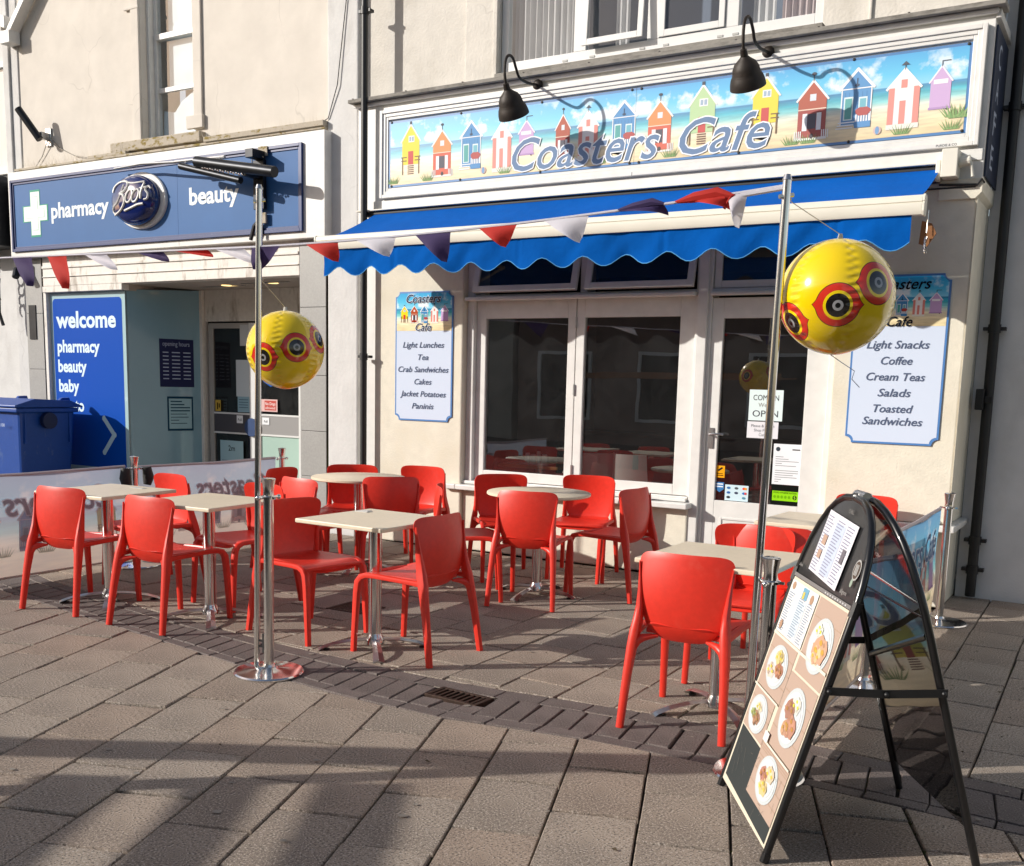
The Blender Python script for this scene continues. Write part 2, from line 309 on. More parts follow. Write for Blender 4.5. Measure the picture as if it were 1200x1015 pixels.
        for j in range(nv):
            a = j*w; fs.append((a, a+w, o+a+w, o+a)); a = j*w+nu; fs.append((a+w, a, o+a, o+a+w))
        return s.add(vs, fs, mi)
    def sphere(s, c, r, nu=16, nv=10, mi=0, sq=(1, 1, 1)):
        prof = [(r*math.sin(math.pi*i/nv), -r*math.cos(math.pi*i/nv)) for i in range(nv+1)]
        return s.lathe([(max(a, 1e-5), b) for a, b in prof], c, nu, Matrix.Diagonal(Vector(sq)), mi)

def root_loc(o):
    while o.parent: o = o.parent
    return o.location.copy()

def objs(name, mb, material, parent=None, smooth=False, bevel=0):
    """one object for each shape that was added to the builder"""
    ends = mb.cuts[1:]+[(len(mb.v), len(mb.f))]; out = []
    for (v0, f0), (v1, f1) in zip(mb.cuts, ends):
        q = MB(); q.add(mb.v[v0:v1], [tuple(i-v0 for i in f) for f in mb.f[f0:f1]]); out.append(obj(name, q, material, parent, smooth, bevel))
    return out

def obj(name, mb, material, parent=None, smooth=False, bevel=0, uv=None, kind=None):
    me = bpy.data.meshes.new(name)
    off = root_loc(parent) if parent else Vector((0, 0, 0))
    me.from_pydata([(v[0]-off.x, v[1]-off.y, v[2]-off.z) for v in mb.v], [], mb.f)
    mats = material if isinstance(material, (list, tuple)) else [material]
    for mm in mats: me.materials.append(mm)
    if len(mats) > 1: me.polygons.foreach_set('material_index', mb.m)
    if smooth:
        me.polygons.foreach_set('use_smooth', [True]*len(me.polygons)); me.set_sharp_from_angle(angle=R(38))
    if uv:
        l = me.uv_layers.new(name='UVMap')
        for lp in me.loops: l.data[lp.index].uv = uv(Vector(mb.v[lp.vertex_index]))
    me.update()
    o = bpy.data.objects.new(name, me); COL.objects.link(o)
    if parent: o.parent = parent
    if bevel:
        b = o.modifiers.new('bevel', 'BEVEL'); b.width = bevel; b.segments = 2; b.limit_method = 'ANGLE'; b.angle_limit = R(40)
    if kind: o['kind'] = kind
    return o

def tag(o, label, cat, group=None):
    o['label'] = label; o['category'] = cat
    if group: o['group'] = group
    return o

def thing(name, label, cat, loc=(0, 0, 0), group=None):
    o = bpy.data.objects.new(name, None); COL.objects.link(o); o.location = loc; o.empty_display_size = .1
    return tag(o, label, cat, group)

def dup(root, loc, rz, label, group=None):
    r = root.copy(); COL.objects.link(r); r.location = loc; r.rotation_euler = (0, 0, rz); r['label'] = label
    if group: r['group'] = group
    for ch in list(root.children):
        c = ch.copy(); COL.objects.link(c); c.parent = r
        for g in list(ch.children):
            d = g.copy(); COL.objects.link(d); d.parent = c
    return r

# ------------------------------------------------------------------ flat print: coloured polygons and lettering
_tc = {}
def text_geo(s, bold, shear):
    key = (s, bold, shear)
    if key not in _tc:
        cu = bpy.data.curves.new('t', 'FONT'); cu.body = s; cu.size = 1; cu.offset = bold; cu.shear = shear; cu.resolution_u = 3
        ob = bpy.data.objects.new('t', cu); COL.objects.link(ob)
        dg = bpy.context.evaluated_depsgraph_get(); me = bpy.data.meshes.new_from_object(ob.evaluated_get(dg))
        vs = [(v.co.x, v.co.y) for v in me.vertices]; fs = [tuple(p.vertices) for p in me.polygons]
        bpy.data.objects.remove(ob); bpy.data.curves.remove(cu); bpy.data.meshes.remove(me)
        xs = [v[0] for v in vs] or [0]
        _tc[key] = (vs, fs, min(xs), max(xs))
    return _tc[key]

class Canvas:
    def __init__(s, o, ux, uy, nrm, step=.0006):
        s.o = Vector(o); s.ux = Vector(ux).normalized(); s.uy = Vector(uy).normalized(); s.n = Vector(nrm).normalized(); s.st = step; s.grp = 0; s.gf = []
        s.v = []; s.f = []; s.c = []; s.tint = None
    def col(s, c):
        c = lin(c) if isinstance(c, str) else c
        if s.tint: t, k = s.tint; c = tuple(c[i]*(1-k)+t[i]*k for i in range(3))+(1,)
        return c
    def raw(s, vs, fs, c, L):
        o = len(s.v); c = s.col(c)
        s.k = getattr(s, 'k', 0)+1; s.v += [s.o+s.ux*x+s.uy*y+s.n*(s.st*(L+1)+s.k*6e-6) for x, y in vs]; s.f += [tuple(i+o for i in f) for f in fs]; s.c += [c]*len(fs); s.gf += [s.grp]*len(fs)
    def poly(s, p, c, L=0): s.raw(p, [tuple(range(len(p)))], c, L)
    def rect(s, x, y, w, h, c, L=0): s.poly([(x, y), (x+w, y), (x+w, y+h), (x, y+h)], c, L)
    def ell(s, x, y, rx, ry, c, L=0, n=20, wob=0, a0=0, a1=6.28318):
        s.poly([(x+rx*math.cos(a0+(a1-a0)*i/n)*(1+wob*math.sin(i*2.7)), y+ry*math.sin(a0+(a1-a0)*i/n)*(1+wob*math.cos(i*3.1))) for i in range(n)], c, L)
    def line(s, pts, w, c, L=0):
        for (x0, y0), (x1, y1) in zip(pts, pts[1:]):
            d = math.hypot(x1-x0, y1-y0) or 1e-9; nx, ny = -(y1-y0)/d*w/2, (x1-x0)/d*w/2; ex, ey = (x1-x0)/d*w*.3, (y1-y0)/d*w*.3
            s.poly([(x0+nx-ex, y0+ny-ey), (x0-nx-ex, y0-ny-ey), (x1-nx+ex, y1-ny+ey), (x1+nx+ex, y1+ny+ey)], c, L)
    def text(s, t, x, y, size, c, L=1, align='l', shear=0, bold=0, width=None, sx=1):
        vs, fs, x0, x1 = text_geo(t, bold, shear)
        if not fs: return
        k = size*sx
        if width: k = width/(text_geo(t, 0, shear)[3]-text_geo(t, 0, shear)[2])
        _, _, b0, b1 = text_geo(t, 0, shear)
        off = {'l': b0, 'c': (b0+b1)/2, 'r': b1}[align]
        s.raw([(x+(a-off)*k, y+b*size) for a, b in vs], fs, c, L)
    def build(s, name, parent, material=None):
        if s.grp and len(set(s.gf)) > 1:
            out = []
            for g_ in sorted(set(s.gf)):
                q = Canvas(s.o, s.ux, s.uy, s.n); mp_ = {}
                for f, c, gg in zip(s.f, s.c, s.gf):
                    if gg != g_: continue
                    for i in f:
                        if i not in mp_: mp_[i] = len(q.v); q.v.append(s.v[i])
                    q.f.append(tuple(mp_[i] for i in f)); q.c.append(c)
                out.append(q.build(name, parent, material))
            return out
        me = bpy.data.meshes.new(name); off = root_loc(parent) if parent else Vector((0, 0, 0))
        me.from_pydata([tuple(v-off) for v in s.v], [], s.f)
        me.materials.append(material or M['print'])
        ca = me.color_attributes.new('Col', 'FLOAT_COLOR', 'CORNER'); d = []
        for p, c in zip(me.polygons, s.c): d += list(c)*p.loop_total
        ca.data.foreach_set('color', d); me.update()
        o = bpy.data.objects.new(name, me); COL.objects.link(o)
        if parent: o.parent = parent
        return o

def hut(cv, kind, x0, x1, yb, yt, L=0):
    """a printed beach hut between x0 and x1, foot yb, ridge yt"""
    w = x1-x0; h = yt-yb; xm = (x0+x1)/2; e = yb+h*.70
    def body(c, b0=yb): cv.poly([(x0, b0), (x1, b0), (x1, e), (xm, yt), (x0, e)], c, L)
    def roof(c='F4F2EE', t=.07):
        cv.line([(x0-w*.06, e-h*.04), (xm, yt+h*.01), (x1+w*.06, e-h*.04)], w*t, c, L+1)
    if kind in ('yellow', 'green'):
        b0 = yb+h*.2; body('EFD92E' if kind == 'yellow' else 'B9D79F', b0); roof()
        cv.rect(xm-w*.13, e-h*.05, w*.34, h*.13, 'F6F6F2', L+1); cv.rect(xm-w*.09, e-h*.03, w*.11, h*.09, '9FB4C8', L+2); cv.rect(xm+w*.06, e-h*.03, w*.11, h*.09, '9FB4C8', L+2)
        cv.rect(xm-w*.15, b0, w*.3, h*.27, 'CB4338', L+1)
        for q in (x0, x1-w*.06): cv.rect(q, yb, w*.06, h*.34, '7A5A2A', L+2)
        for q in (.27, .34): cv.rect(x0-w*.05, yb+h*q, w*.32, h*.02, '7A5A2A', L+2); cv.rect(x1-w*.27, yb+h*q, w*.32, h*.02, '7A5A2A', L+2)
        for q in range(5): cv.rect(xm-w*.18, yb+h*.04*q, w*.36, h*.022, '7B5236', L+1)
        cv.rect(xm-w*.06, yt+h*.01, w*.12, h*.06, '2E3440', L+1)
    elif kind in ('orange', 'red'):
        c1, c2 = ('E8914E', 'D8603F') if kind == 'orange' else ('B5532F', 'A93F2C')
        body(c2); cv.poly([(x0, yb+h*.5), (x1, yb+h*.5), (x1, e), (xm, yt), (x0, e)], c1, L+1); roof()
        cv.rect(x0, yb+h*.49, w, h*.02, 'F2D9C0', L+2); cv.rect(xm-w*.1, e-h*.05, w*.22, h*.12, 'DFE6EA', L+2)
        cv.rect(xm-w*.15, yb+h*.15, w*.3, h*.27, '4B4650', L+2); cv.rect(xm-w*.33, yb+h*.12, w*.17, h*.31, 'EEF0F2', L+2); cv.rect(xm+w*.17, yb+h*.12, w*.17, h*.31, 'EEF0F2', L+2)
        for q in range(4): cv.rect(x0-w*.1+q*w*.07, yb-h*.03, w*.035, h*.15, 'F2F0EC', L+3); cv.rect(x1-w*.13+q*w*.07, yb-h*.03, w*.035, h*.15, 'F2F0EC', L+3)
        cv.rect(x0-w*.1, yb-h*.05, w*1.15, h*.04, 'EEEAE4', L+2)
        cv.ell(xm+w*.02, yb+h*.02, w*.07, h*.05, '3A2A26', L+4, 8); cv.line([(xm, yt), (xm, yt+h*.12)], w*.03, '3A4A55', L+1); cv.ell(xm, yt+h*.13, w*.09, h*.03, '2E3440', L+1, 8)
    elif kind == 'blue':
        body('4E92C8'); roof('F4F4F2', .09)
        for q in range(6): cv.rect(x0+w*(.12+q*.14), yb+h*.1, w*.015, h*.5, '3C7AB0', L+1)
        cv.rect(x0, e-h*.05, w, h*.02, 'F4F4F2', L+2); cv.line([(xm, e), (xm, e+h*.14)], w*.04, '20405F', L+2); cv.ell(xm, e+h*.02, w*.08, h*.03, '20405F', L+2, 8)
        cv.rect(x0+w*.1, yb+h*.1, w*.3, h*.42, 'DFF0EE', L+2); cv.rect(x0+w*.14, yb+h*.12, w*.22, h*.37, '4FA6A0', L+3)
        cv.rect(x0+w*.58, yb+h*.28, w*.28, h*.22, 'DFF0EE', L+2); cv.rect(x0+w*.62, yb+h*.3, w*.2, h*.17, '6FB7C4', L+3)
        cv.ell(x0+w*.74, yb+h*.24, w*.26, h*.08, 'B4463C', L+4, 12, .1)
        for q in range(6): cv.rect(x0+w*(.5+q*.085), yb+h*.05, w*.05, h*.14, 'F6F4F2', L+3)
        cv.rect(x0+w*.48, yb-h*.05, w*.52, h*.11, '4B8DC4', L+4)
        for q in range(3): cv.rect(x0-w*.12+q*w*.03, yb-h*.05+q*h*.05, w*.55, h*.022, 'F2F4F6', L+4)
        cv.rect(x0, yb, w*.04, h*.68, 'F4F4F2', L+2); cv.rect(x1-w*.04, yb, w*.04, h*.68, 'F4F4F2', L+2)
    elif kind == 'stripe':
        body('F3EFEC')
        for q in (0, .38, .82): cv.rect(x0+w*q, yb+h*.02, w*.2, h*(.66 if q != .38 else .42), 'E48E80', L+1)
        cv.rect(x0+w*.4, e-h*.03, w*.2, h*.15, 'E48E80', L+1); roof('F6F4F2', .08)
        cv.rect(x0-w*.02, yb-h*.07, w*1.06, h*.09, 'EFE9DD', L+1); cv.line([(xm, yt), (xm, yt+h*.1)], w*.03, '2E3A48', L+1); cv.poly([(xm-w*.14, yt+h*.08), (xm+w*.14, yt+h*.08), (xm, yt+h*.15)], '2E3A48', L+1)
    else:
        b0 = yb+h*.06; body('CBA8D4', b0); roof('F1ECF4', .08); cv.rect(x0+w*.14, e-h*.08, w*.7, h*.1, 'F3EEF2', L+1)
        cv.rect(x0-w*.05, b0, w*1.1, h*.05, 'B48FC2', L+1); cv.line([(xm, yt), (xm, yt+h*.12), (xm+w*.4, yt+h*.12)], w*.04, '3A4450', L+1)
        cv.ell(x1-w*.15, b0-h*.01, w*.05, h*.02, '3A3038', L+2, 8)

def tuft(cv, x, y, s, L=1):
    for i in range(9):
        a = (i-4)*.22; cv.poly([(x+i*s*.12-s*.55, y), (x+i*s*.12-s*.42, y), (x+i*s*.12-s*.48+s*a*.6, y+s*(.6+.35*((i*7) % 5)/5))], '6E9A4A' if i % 2 else '87A85C', L)

SCRIPT_NAVY = '4A6E98'
# ------------------------------------------------------------------ ground
GP = bpy.data.objects
pav = thing('pavement', 'x', 'x'); del pav['label']; del pav['category']; pav['kind'] = 'structure'
g = MB(); g.add([(-70, -60, -.019), (50, -60, -.019), (50, 40, -.019), (-70, 40, -.019)], [(0, 1, 2, 3)])
o = obj('ground', g, M['joint'], kind='structure')

LOW = [(-12, 4.9), (-8, 4.5), (-6.7, 4.17), (-5.5, 3.98), (-4.6, 3.86), (-3.8, 3.735), (-3.15, 3.67), (-2.6, 3.68), (-1.9, 3.80), (-1.3, 3.84), (-.3, 3.82), (3, 3.8)]
HI = [(-12, 5.4), (-8, 4.95), (-6.7, 4.56), (-5.5, 4.37), (-4.6, 4.26), (-3.8, 4.19), (-3.15, 4.17), (-2.6, 4.20), (-1.9, 4.28), (-1.3, 4.32), (-.3, 4.28), (3, 4.24)]
def yint(T, x):
    for (a, b), (c, d) in zip(T, T[1:]):
        if x <= c: return b+(d-b)*(x-a)/(c-a)
    return T[-1][1]
def clip(poly, f):
    out = []
    for i, p in enumerate(poly):
        q = poly[(i+1) % len(poly)]; a, b = f(p), f(q)
        if a >= 0: out.append(p)
        if (a >= 0) != (b >= 0):
            t = a/(a-b); out.append((p[0]+(q[0]-p[0])*t, p[1]+(q[1]-p[1])*t))
    return out
def area(p): return .5*sum(p[i][0]*p[(i+1) % len(p)][1]-p[(i+1) % len(p)][0]*p[i][1] for i in range(len(p)))
def inset(p, d):
    c = (sum(q[0] for q in p)/len(p), sum(q[1] for q in p)/len(p)); out = []
    for i in range(len(p)):
        a, b, e = p[i-1], p[i], p[(i+1) % len(p)]
        n1 = Vector((-(b[1]-a[1]), b[0]-a[0])).normalized(); n2 = Vector((-(e[1]-b[1]), e[0]-b[0])).normalized()
        k = (n1+n2); k = k/max(.35, k.length_squared/2) if k.length > 1e-6 else n1
        out.append((b[0]+k.x*d, b[1]+k.y*d))
    return out
def inframe(x, y):
    v = Vector((x, y, -1.5)); z = v.dot(fw)
    if z < .3: return False
    px = 601.7+1203*v.dot(rt2)/z; py = 631.6-1203*v.dot(up2)/z
    return -50 < px < 1250 and 300 < py < 1075
paver_stuff = MB()
slabs = []
def paver(poly, name, material, gap, far):
    poly = [(p[0]+random.uniform(-.0035, .0035), p[1]+random.uniform(-.0035, .0035)) for p in poly] if len(poly) == 4 else poly
    poly = inset(poly, gap)
    if area(poly) < .0012: return
    cx = sum(p[0] for p in poly)/len(poly); cy = sum(p[1] for p in poly)/len(poly)
    slabs.append((math.hypot(cx, cy) + (0 if inframe(cx, cy) else 1000), poly, name, material, cx, cy))
ang = R(110.5); U = Vector((math.cos(ang), math.sin(ang))); V = Vector((math.sin(ang), -math.cos(ang)))
for i in range(-34, 12):
    v0 = -.487+.315*i; ph = (0.5 if i % 2 else 0)*.44+random.uniform(-.03, .03)
    for j in range(-14, 26):
        u0 = 3.022+.44*j+ph; c = [(u0+.003, v0), (u0+.437, v0), (u0+.437, v0+.315), (u0+.003, v0+.315)]
        P_ = [tuple(U*a+V*b) for a, b in c]
        if area(P_) < 0: P_.reverse()
        cx = sum(p[0] for p in P_)/4; cy = sum(p[1] for p in P_)/4
        if not (-9 < cx < 1.6 and .9 < cy < 5.2): continue
        s_ = (yint(LOW, cx+.15)-yint(LOW, cx-.15))/.3; y_ = yint(LOW, cx)
        P_ = clip(P_, lambda p: y_+s_*(p[0]-cx)-p[1])
        if len(P_) > 2 and area(P_) > .004: paver(P_, 'slab', 'slab', .0038, 0)
a2 = R(91); U2 = Vector((math.cos(a2), math.sin(a2))); V2 = Vector((math.sin(a2), -math.cos(a2)))
for i in range(-34, 16):
    v0 = -2.25+.31*i+.02; ph = (0.5 if i % 2 else 0)*.44+random.uniform(-.03, .03)
    for j in range(-2, 16):
        u0 = 3.4+.44*j+ph; c = [(u0+.003, v0), (u0+.437, v0), (u0+.437, v0+.31), (u0+.003, v0+.31)]
        P_ = [tuple(U2*a+V2*b) for a, b in c]
        if area(P_) < 0: P_.reverse()
        cx = sum(p[0] for p in P_)/4; cy = sum(p[1] for p in P_)/4
        if not (-12 < cx < 2.4): continue
        s_ = (yint(HI, cx+.15)-yint(HI, cx-.15))/.3; y_ = yint(HI, cx)
        P_ = clip(P_, lambda p: p[1]-(y_+s_*(p[0]-cx)))
        top = 8.28 if cx > -1.08 else (8.6 if -9.6 < cx < -7.2 else 7.65)
        if len(P_) > 2: P_ = clip(P_, lambda p: top-p[1])
        if cx < -1.08 and cx > -1.35 and len(P_) > 2: P_ = clip(P_, lambda p: 7.65-p[1])
        if len(P_) > 2 and area(P_) > .004: paver(P_, 'slab', 'slab', .0038, 0)
# the dark brick gutter band
x = -9.5; k = 0
while x < 2.2:
    def bq(xa, xb, f0, f1):
        l0, h0, l1, h1 = yint(LOW, xa), yint(HI, xa), yint(LOW, xb), yint(HI, xb)
        return [(xa, l0+(h0-l0)*f0), (xb, l1+(h1-l1)*f0), (xb, l1+(h1-l1)*f1), (xa, l0+(h0-l0)*f1)]
    if k % 2 == 0:
        paver(bq(x, x+.23, 0, .17), 'brick', 'brick', .003, 0); paver(bq(x+.05, x+.28, .74, 1), 'brick', 'brick', .003, 0)
    if -2.86 < x+.06 < -2.52:
        if k % 2 == 0 or x < -2.8: pass
        q0, q1 = bq(x, x+.115, .17, .74), 0
        paver([(q0[0][0], q0[0][1]), (q0[1][0], q0[1][1]), (q0[1][0], q0[1][1]+.125), (q0[0][0], q0[0][1]+.125)], 'brick', 'brick', .003, 0)
    else:
        q = bq(x, x+.115, .17, .74); sk = .0
        q = [(q[0][0], q[0][1]), (q[1][0], q[1][1]), (q[2][0]-.04, q[2][1]), (q[3][0]-.04, q[3][1])]
        paver(q, 'brick', 'brick', .0035, 0)
    x += .115; k += 1
slabs.sort(key=lambda s: s[0]); cnt = {'slab': 0, 'brick': 0}; pstuff = {'slab': MB(), 'brick': MB()}
for d, poly, name, mk, cx, cy in slabs:
    ins = inset(poly, .0035); n = len(poly); mb = MB(); dz = random.uniform(-.004, .002)
    vs = [(p[0]-cx, p[1]-cy, -.03) for p in poly]+[(p[0]-cx, p[1]-cy, -.006) for p in poly]+[(p[0]-cx, p[1]-cy, 0) for p in ins]
    fs = [tuple(range(2*n, 3*n))]+[(a*n+i, a*n+(i+1) % n, (a+1)*n+(i+1) % n, (a+1)*n+i) for a in (0, 1) for i in range(n)]
    if cnt[name] < 298 and d < 900:
        cnt[name] += 1; mb.add(vs, fs); o = obj(name, mb, M[mk]); o.parent = pav; o.location = (cx, cy, dz)
        o.rotation_euler = (random.gauss(0, .005), random.gauss(0, .005), 0)
    else:
        pstuff[name].add([(a+cx, b+cy, c+dz) for a, b, c in vs], fs)
obj('far_slab', pstuff['slab'], M['slab'], pav, kind='stuff'); obj('far_brick', pstuff['brick'], M['brick'], pav, kind='stuff')
# light mortar flecks left between border and gutter bricks
mb = MB()
for i in range(26):
    xa = random.uniform(-7, -1.2); ln = random.uniform(.08, .3); L_ = []
    for q in (xa, xa+ln): L_.append((q, yint(LOW, q)+(yint(HI, q)-yint(LOW, q))*.74))
    (x0, y0), (x1, y1) = L_; mb.add([(x0, y0-.005, -.0035), (x1, y1-.005, -.0035), (x1, y1+.005, -.0035), (x0, y0+.005, -.0035)], [(0, 1, 2, 3)])
obj('mortar_line', mb, mat('pale_mortar', lin('A79C8E'), .9, noise=(30, .2)), pav)

def grate(cx, cy, w, d, rot, label, bars):
    t = thing('drain_grate', label, 'drain grate', (cx, cy, 0)); e = Vector((math.cos(rot), math.sin(rot), 0)); f = Vector((-e.y, e.x, 0)); Z = Vector((0, 0, 1)); c = Vector((cx, cy, 0))
    m = MB(); 
    for s_ in (-1, 1):
        m.obox(c+e*s_*(w/2-.012)-Z*.009, e, f, Z, .012, d/2, .012); m.obox(c+f*s_*(d/2-.010)-Z*.0092, e, f, Z, w/2-.0245, .010, .012)
    obj('frame', m, M['grate'], t, bevel=.002)
    m = MB(); m.obox(c-Z*.055, e, f, Z, w/2, d/2, .004); obj('pit', m, M['black'], t)
    for i in range(bars):
        m = MB(); m.obox(c+e*(-w/2+.024+(w-.048)*(i+.5)/bars)-Z*.007, (e+f*.35), f, Z, (w-.048)/bars*.22, d/2-.021, .009); obj('bar', m, M['grate'], t)
grate(-2.69, 3.985, .31, .15, R(-3), 'rusty slotted iron drain grate set in the dark brick band', 8)
grate(-4.35, 5.2, .30, .26, R(1), 'small square drain grate in shade under the chairs behind the centre square table', 10)

# leaves and litter specks
mb = MB()
for i in range(40):
    x = random.uniform(-6, .2); y = random.uniform(2.2, 7.4); a = random.uniform(0, 6.3); s_ = random.uniform(.006, .018)
    mb.add([(x+s_*math.cos(a+k), y+s_*math.sin(a+k)*.6, .003+.004*(k % 2)) for k in (0, 1.6, 3.1, 4.7)], [(0, 1, 2, 3)])
obj('leaf_litter', mb, M['leaf'], kind='stuff')

mb = MB()
for i in range(90):
    x = random.uniform(-6.5, .3); y = random.uniform(1.9, 7.2); r_ = random.uniform(.007, .017); k = random.uniform(.6, 1)
    mb.add([(x+r_*math.cos(a)*(1+.2*math.sin(a*2+i)), y+r_*k*math.sin(a), .0045) for a in [j*.785 for j in range(8)]], [tuple(range(8))])
obj('gum_spot', mb, mat('old_gum', lin('8E867C'), .8, noise=(30, .3)), pav, kind='stuff')
mb = MB()
for i in range(170):      # moss and weeds in the joints at the right
    x = random.uniform(-1.2, .25); y = random.uniform(2.6, 8.1); s_ = random.uniform(.004, .011)
    row = round((x+2.25)/.31)*.31-2.25 if y > 4.3 else None
    if row is not None: x = row+random.uniform(-.006, .006)
    else:
        v_ = x*V.x+y*V.y; v_ = round((v_+.487)/.315)*.315-.487; u_ = x*U.x+y*U.y; x, y = U.x*u_+V.x*v_, U.y*u_+V.y*v_
    for q in range(3):
        a = random.uniform(0, 6.28); mb.add([(x-s_*.4, y, -.012), (x+s_*.4, y, -.012), (x+s_*math.cos(a), y+s_*math.sin(a), -.002+s_*.5)], [(0, 1, 2)])
obj('moss', mb, mat('joint_moss', (.06, .065, .015, 1), .9), kind='stuff')

# ------------------------------------------------------------------ café building
cafe = thing('cafe_building', 'cream and white rendered cafe building with white shopfront in the centre and right', 'building', (-3.7, 7.8, 0))
w = MB()
w.box(-6.19, 7.66, 0, -5.2, 8.1, 2.92)                 # left pilaster
w.box(-1.95, 7.66, .60, -1.08, 8.29, 2.92)             # right pilaster
w.box(-5.2, 7.80, 2.80, -1.95, 8.1, 2.92)
w.box(-5.2, 7.70, 0, -3.03, 8.1, .548); w.box(-1.95, 7.70, 0, -1.09, 8.29, .548)
obj('wall', w, M['cream'], cafe, bevel=.012)
w = MB(); w.box(-6.40, 7.74, 2.9, -1.06, 8.29, 7.0); w.v = w.v; 
w = MB(); w.box(-6.40, 7.78, 2.92, -4.95, 8.2, 7); w.box(-4.95, 7.78, 2.92, -2.22, 8.2, 4.10); w.box(-2.22, 7.78, 2.92, -1.08, 8.29, 7); w.box(-4.95, 7.78, 5.45, -2.22, 8.2, 7)
obj('upper_wall', w, M['upper'], cafe)
w = MB(); w.box(-4.99, 7.73, 4.04, -4.95, 7.779, 5.5); w.box(-5.28, 7.745, 4.04, -4.99, 7.779, 7.0); w.box(-1.9, 7.76, 4.03, -1.88, 7.779, 7)
objs('window_surround', w, M['upper'], cafe, bevel=.006)
w = MB(); w.box(-5.215, 7.60, .552, -3.0, 7.80, .598); w.box(-2.0, 7.60, .552, -1.03, 8.28, .598); w.box(-5.36, 7.60, .552, -5.217, 7.66, .598)
objs('sill', w, M['white'], cafe, bevel=.008)
w = MB(); w.box(-6.19, 7.655, 0, -5.21, 7.66, .02)
# fascia: the white boxed board the painted sign hangs on
f = MB(); f.box(-6.40, 7.67, 2.93, -1.06, 7.78, 3.97)
obj('fascia', f, M['white'], cafe, bevel=.004)
f = MB(); f.box(-6.42, 7.63, 3.955, -1.045, 7.669, 3.985); f.box(-6.36, 7.661, 3.048, -1.07, 7.669, 3.125); f.box(-1.06, 7.66, 3.93, -1.03, 8.28, 3.985)
obj('fascia_moulding', f, M['white'], cafe, bevel=.005)
f = MB(); f.box(-6.45, 7.58, 3.987, -1.0, 7.777, 4.018); f.box(-4.95, 7.70, 4.02, -2.2, 7.775, 4.085)
for i in range(9): f.box(-6.4+i*.6, 7.575, 4.018, -6.385+i*.6, 7.775, 4.024)
obj('lead_ledge', f, M['timber_grey'], cafe, bevel=.004)
f = MB(); f.box(-6.36, 7.56, 2.925, -1.36, 7.668, 2.945)
# corbel under the fascia end
f = MB(); f.prism([(-1.32, 7.64, 2.93), (-1.05, 7.64, 2.93), (-1.05, 7.64, 2.84), (-1.09, 7.64, 2.80), (-1.32, 7.64, 2.80)], (0, .6, 0)); f.box(-1.0795, 7.655, 0.599, -1.0755, 7.70, 2.80)
obj('corbel', f, M['cream'], cafe, bevel=.008)

def frame_rect(x0, x1, z0, z1, y0, y1, l, r, b, t):
    m = MB(); m.box(x0, y0, z0, x0+l, y1, z1); m.box(x1-r, y0, z0, x1, y1, z1); m.box(x0+l, y0, z0, x1-r, y1, z0+b); m.box(x0+l, y0, z1-t, x1-r, y1, z1); return m
def pane(x0, x1, z0, z1, y, parent, m='glass', name='pane'):
    b = MB(); b.add([(x0, y, z0), (x1, y, z0), (x1, y, z1), (x0, y, z1)], [(0, 1, 2, 3)]); return obj(name, b, M[m], parent)
# shop window: outer frame, two sashes
fr = MB(); fr.box(-5.2, 7.735, .60, -5.12, 7.9, 2.80); fr.box(-5.16, 7.72, .60, -5.12, 7.735, 2.23)
fr.box(-5.12, 7.745, .60, -3.03, 7.9, .64); fr.box(-3.06, 7.745, .64, -2.93, 7.9, 2.80); fr.box(-3.035, 7.715, .05, -2.955, 7.745, 2.80)
fr.box(-5.12, 7.745, 2.225, -3.06, 7.9, 2.27); fr.box(-2.93, 7.745, 2.225, -1.99, 7.9, 2.27); fr.box(-2.00, 7.735, 0, -1.952, 7.9, 2.80)
fr.box(-5.12, 7.75, 2.72, -3.06, 7.9, 2.80); fr.box(-2.93, 7.75, 2.72, -2.0, 7.9, 2.80); fr.box(-3.06, 7.745, .0, -2.93, 7.9, .64)
fr.box(-4.085, 7.745, 2.27, -4.02, 7.9, 2.72)
obj('shopfront_frame', fr, M['white'], cafe, bevel=.005)
fr = MB(); fr.box(-5.19, 7.665, 2.215, -3.05, 7.744, 2.245); fr.box(-5.2, 7.69, .602, -3.045, 7.744, .63); fr.box(-2.93, 7.70, 2.215, -1.99, 7.744, 2.24)
objs('transom_moulding', fr, M['white'], cafe, bevel=.006)
wl_ = obj('window', frame_rect(-5.118, -4.125, .645, 2.22, 7.765, 7.82, .095, .075, .085, .155), M['white'], cafe, bevel=.004); wl_['label'] = 'left sash of the shop window'
pane(-5.025, -4.195, .725, 2.07, 7.79, wl_)
wr_ = obj('window', frame_rect(-4.118, -3.062, .645, 2.22, 7.765, 7.82, .075, .13, .085, .155), M['white'], cafe, bevel=.004); wr_['label'] = 'right sash of the shop window'
pane(-4.045, -3.19, .725, 2.07, 7.79, wr_)
m = MB()
for z in (.74, 1.42, 1.98): m.box(-4.128, 7.752, z, -4.114, 7.764, z+.09)
objs('hinge', m, M['steel'], wr_)
# tilted transom lights
for (x0, x1, tilt) in ((-5.115, -4.09, 1), (-4.015, -3.065, 1), (-2.925, -2.005, 0)):
    m = frame_rect(x0, x1, 2.275, 2.715, 7.765, 7.80, .055, .055, .055, .05); p = [(x0+.05, 7.785, 2.325), (x1-.05, 7.785, 2.325), (x1-.05, 7.785, 2.67), (x0+.05, 7.785, 2.67)]
    if tilt:
        rot = Matrix.Rotation(R(-13), 3, 'X'); pv = Vector((0, 7.77, 2.715))
        m.v = [tuple(rot @ (Vector(v)-pv)+pv) for v in m.v]; p = [rot @ (Vector(v)-pv)+pv for v in p]
    s_ = obj('transom_light', m, M['white'], cafe, bevel=.004); g = MB(); g.add(p, [(0, 1, 2, 3)]); obj('pane', g, M['glass_dark'], s_)
    m = MB(); m.box((x0+x1)/2-.03, 7.80, 2.30, (x0+x1)/2+.03, 7.815, 2.325); obj('latch', m, M['steel'], s_)
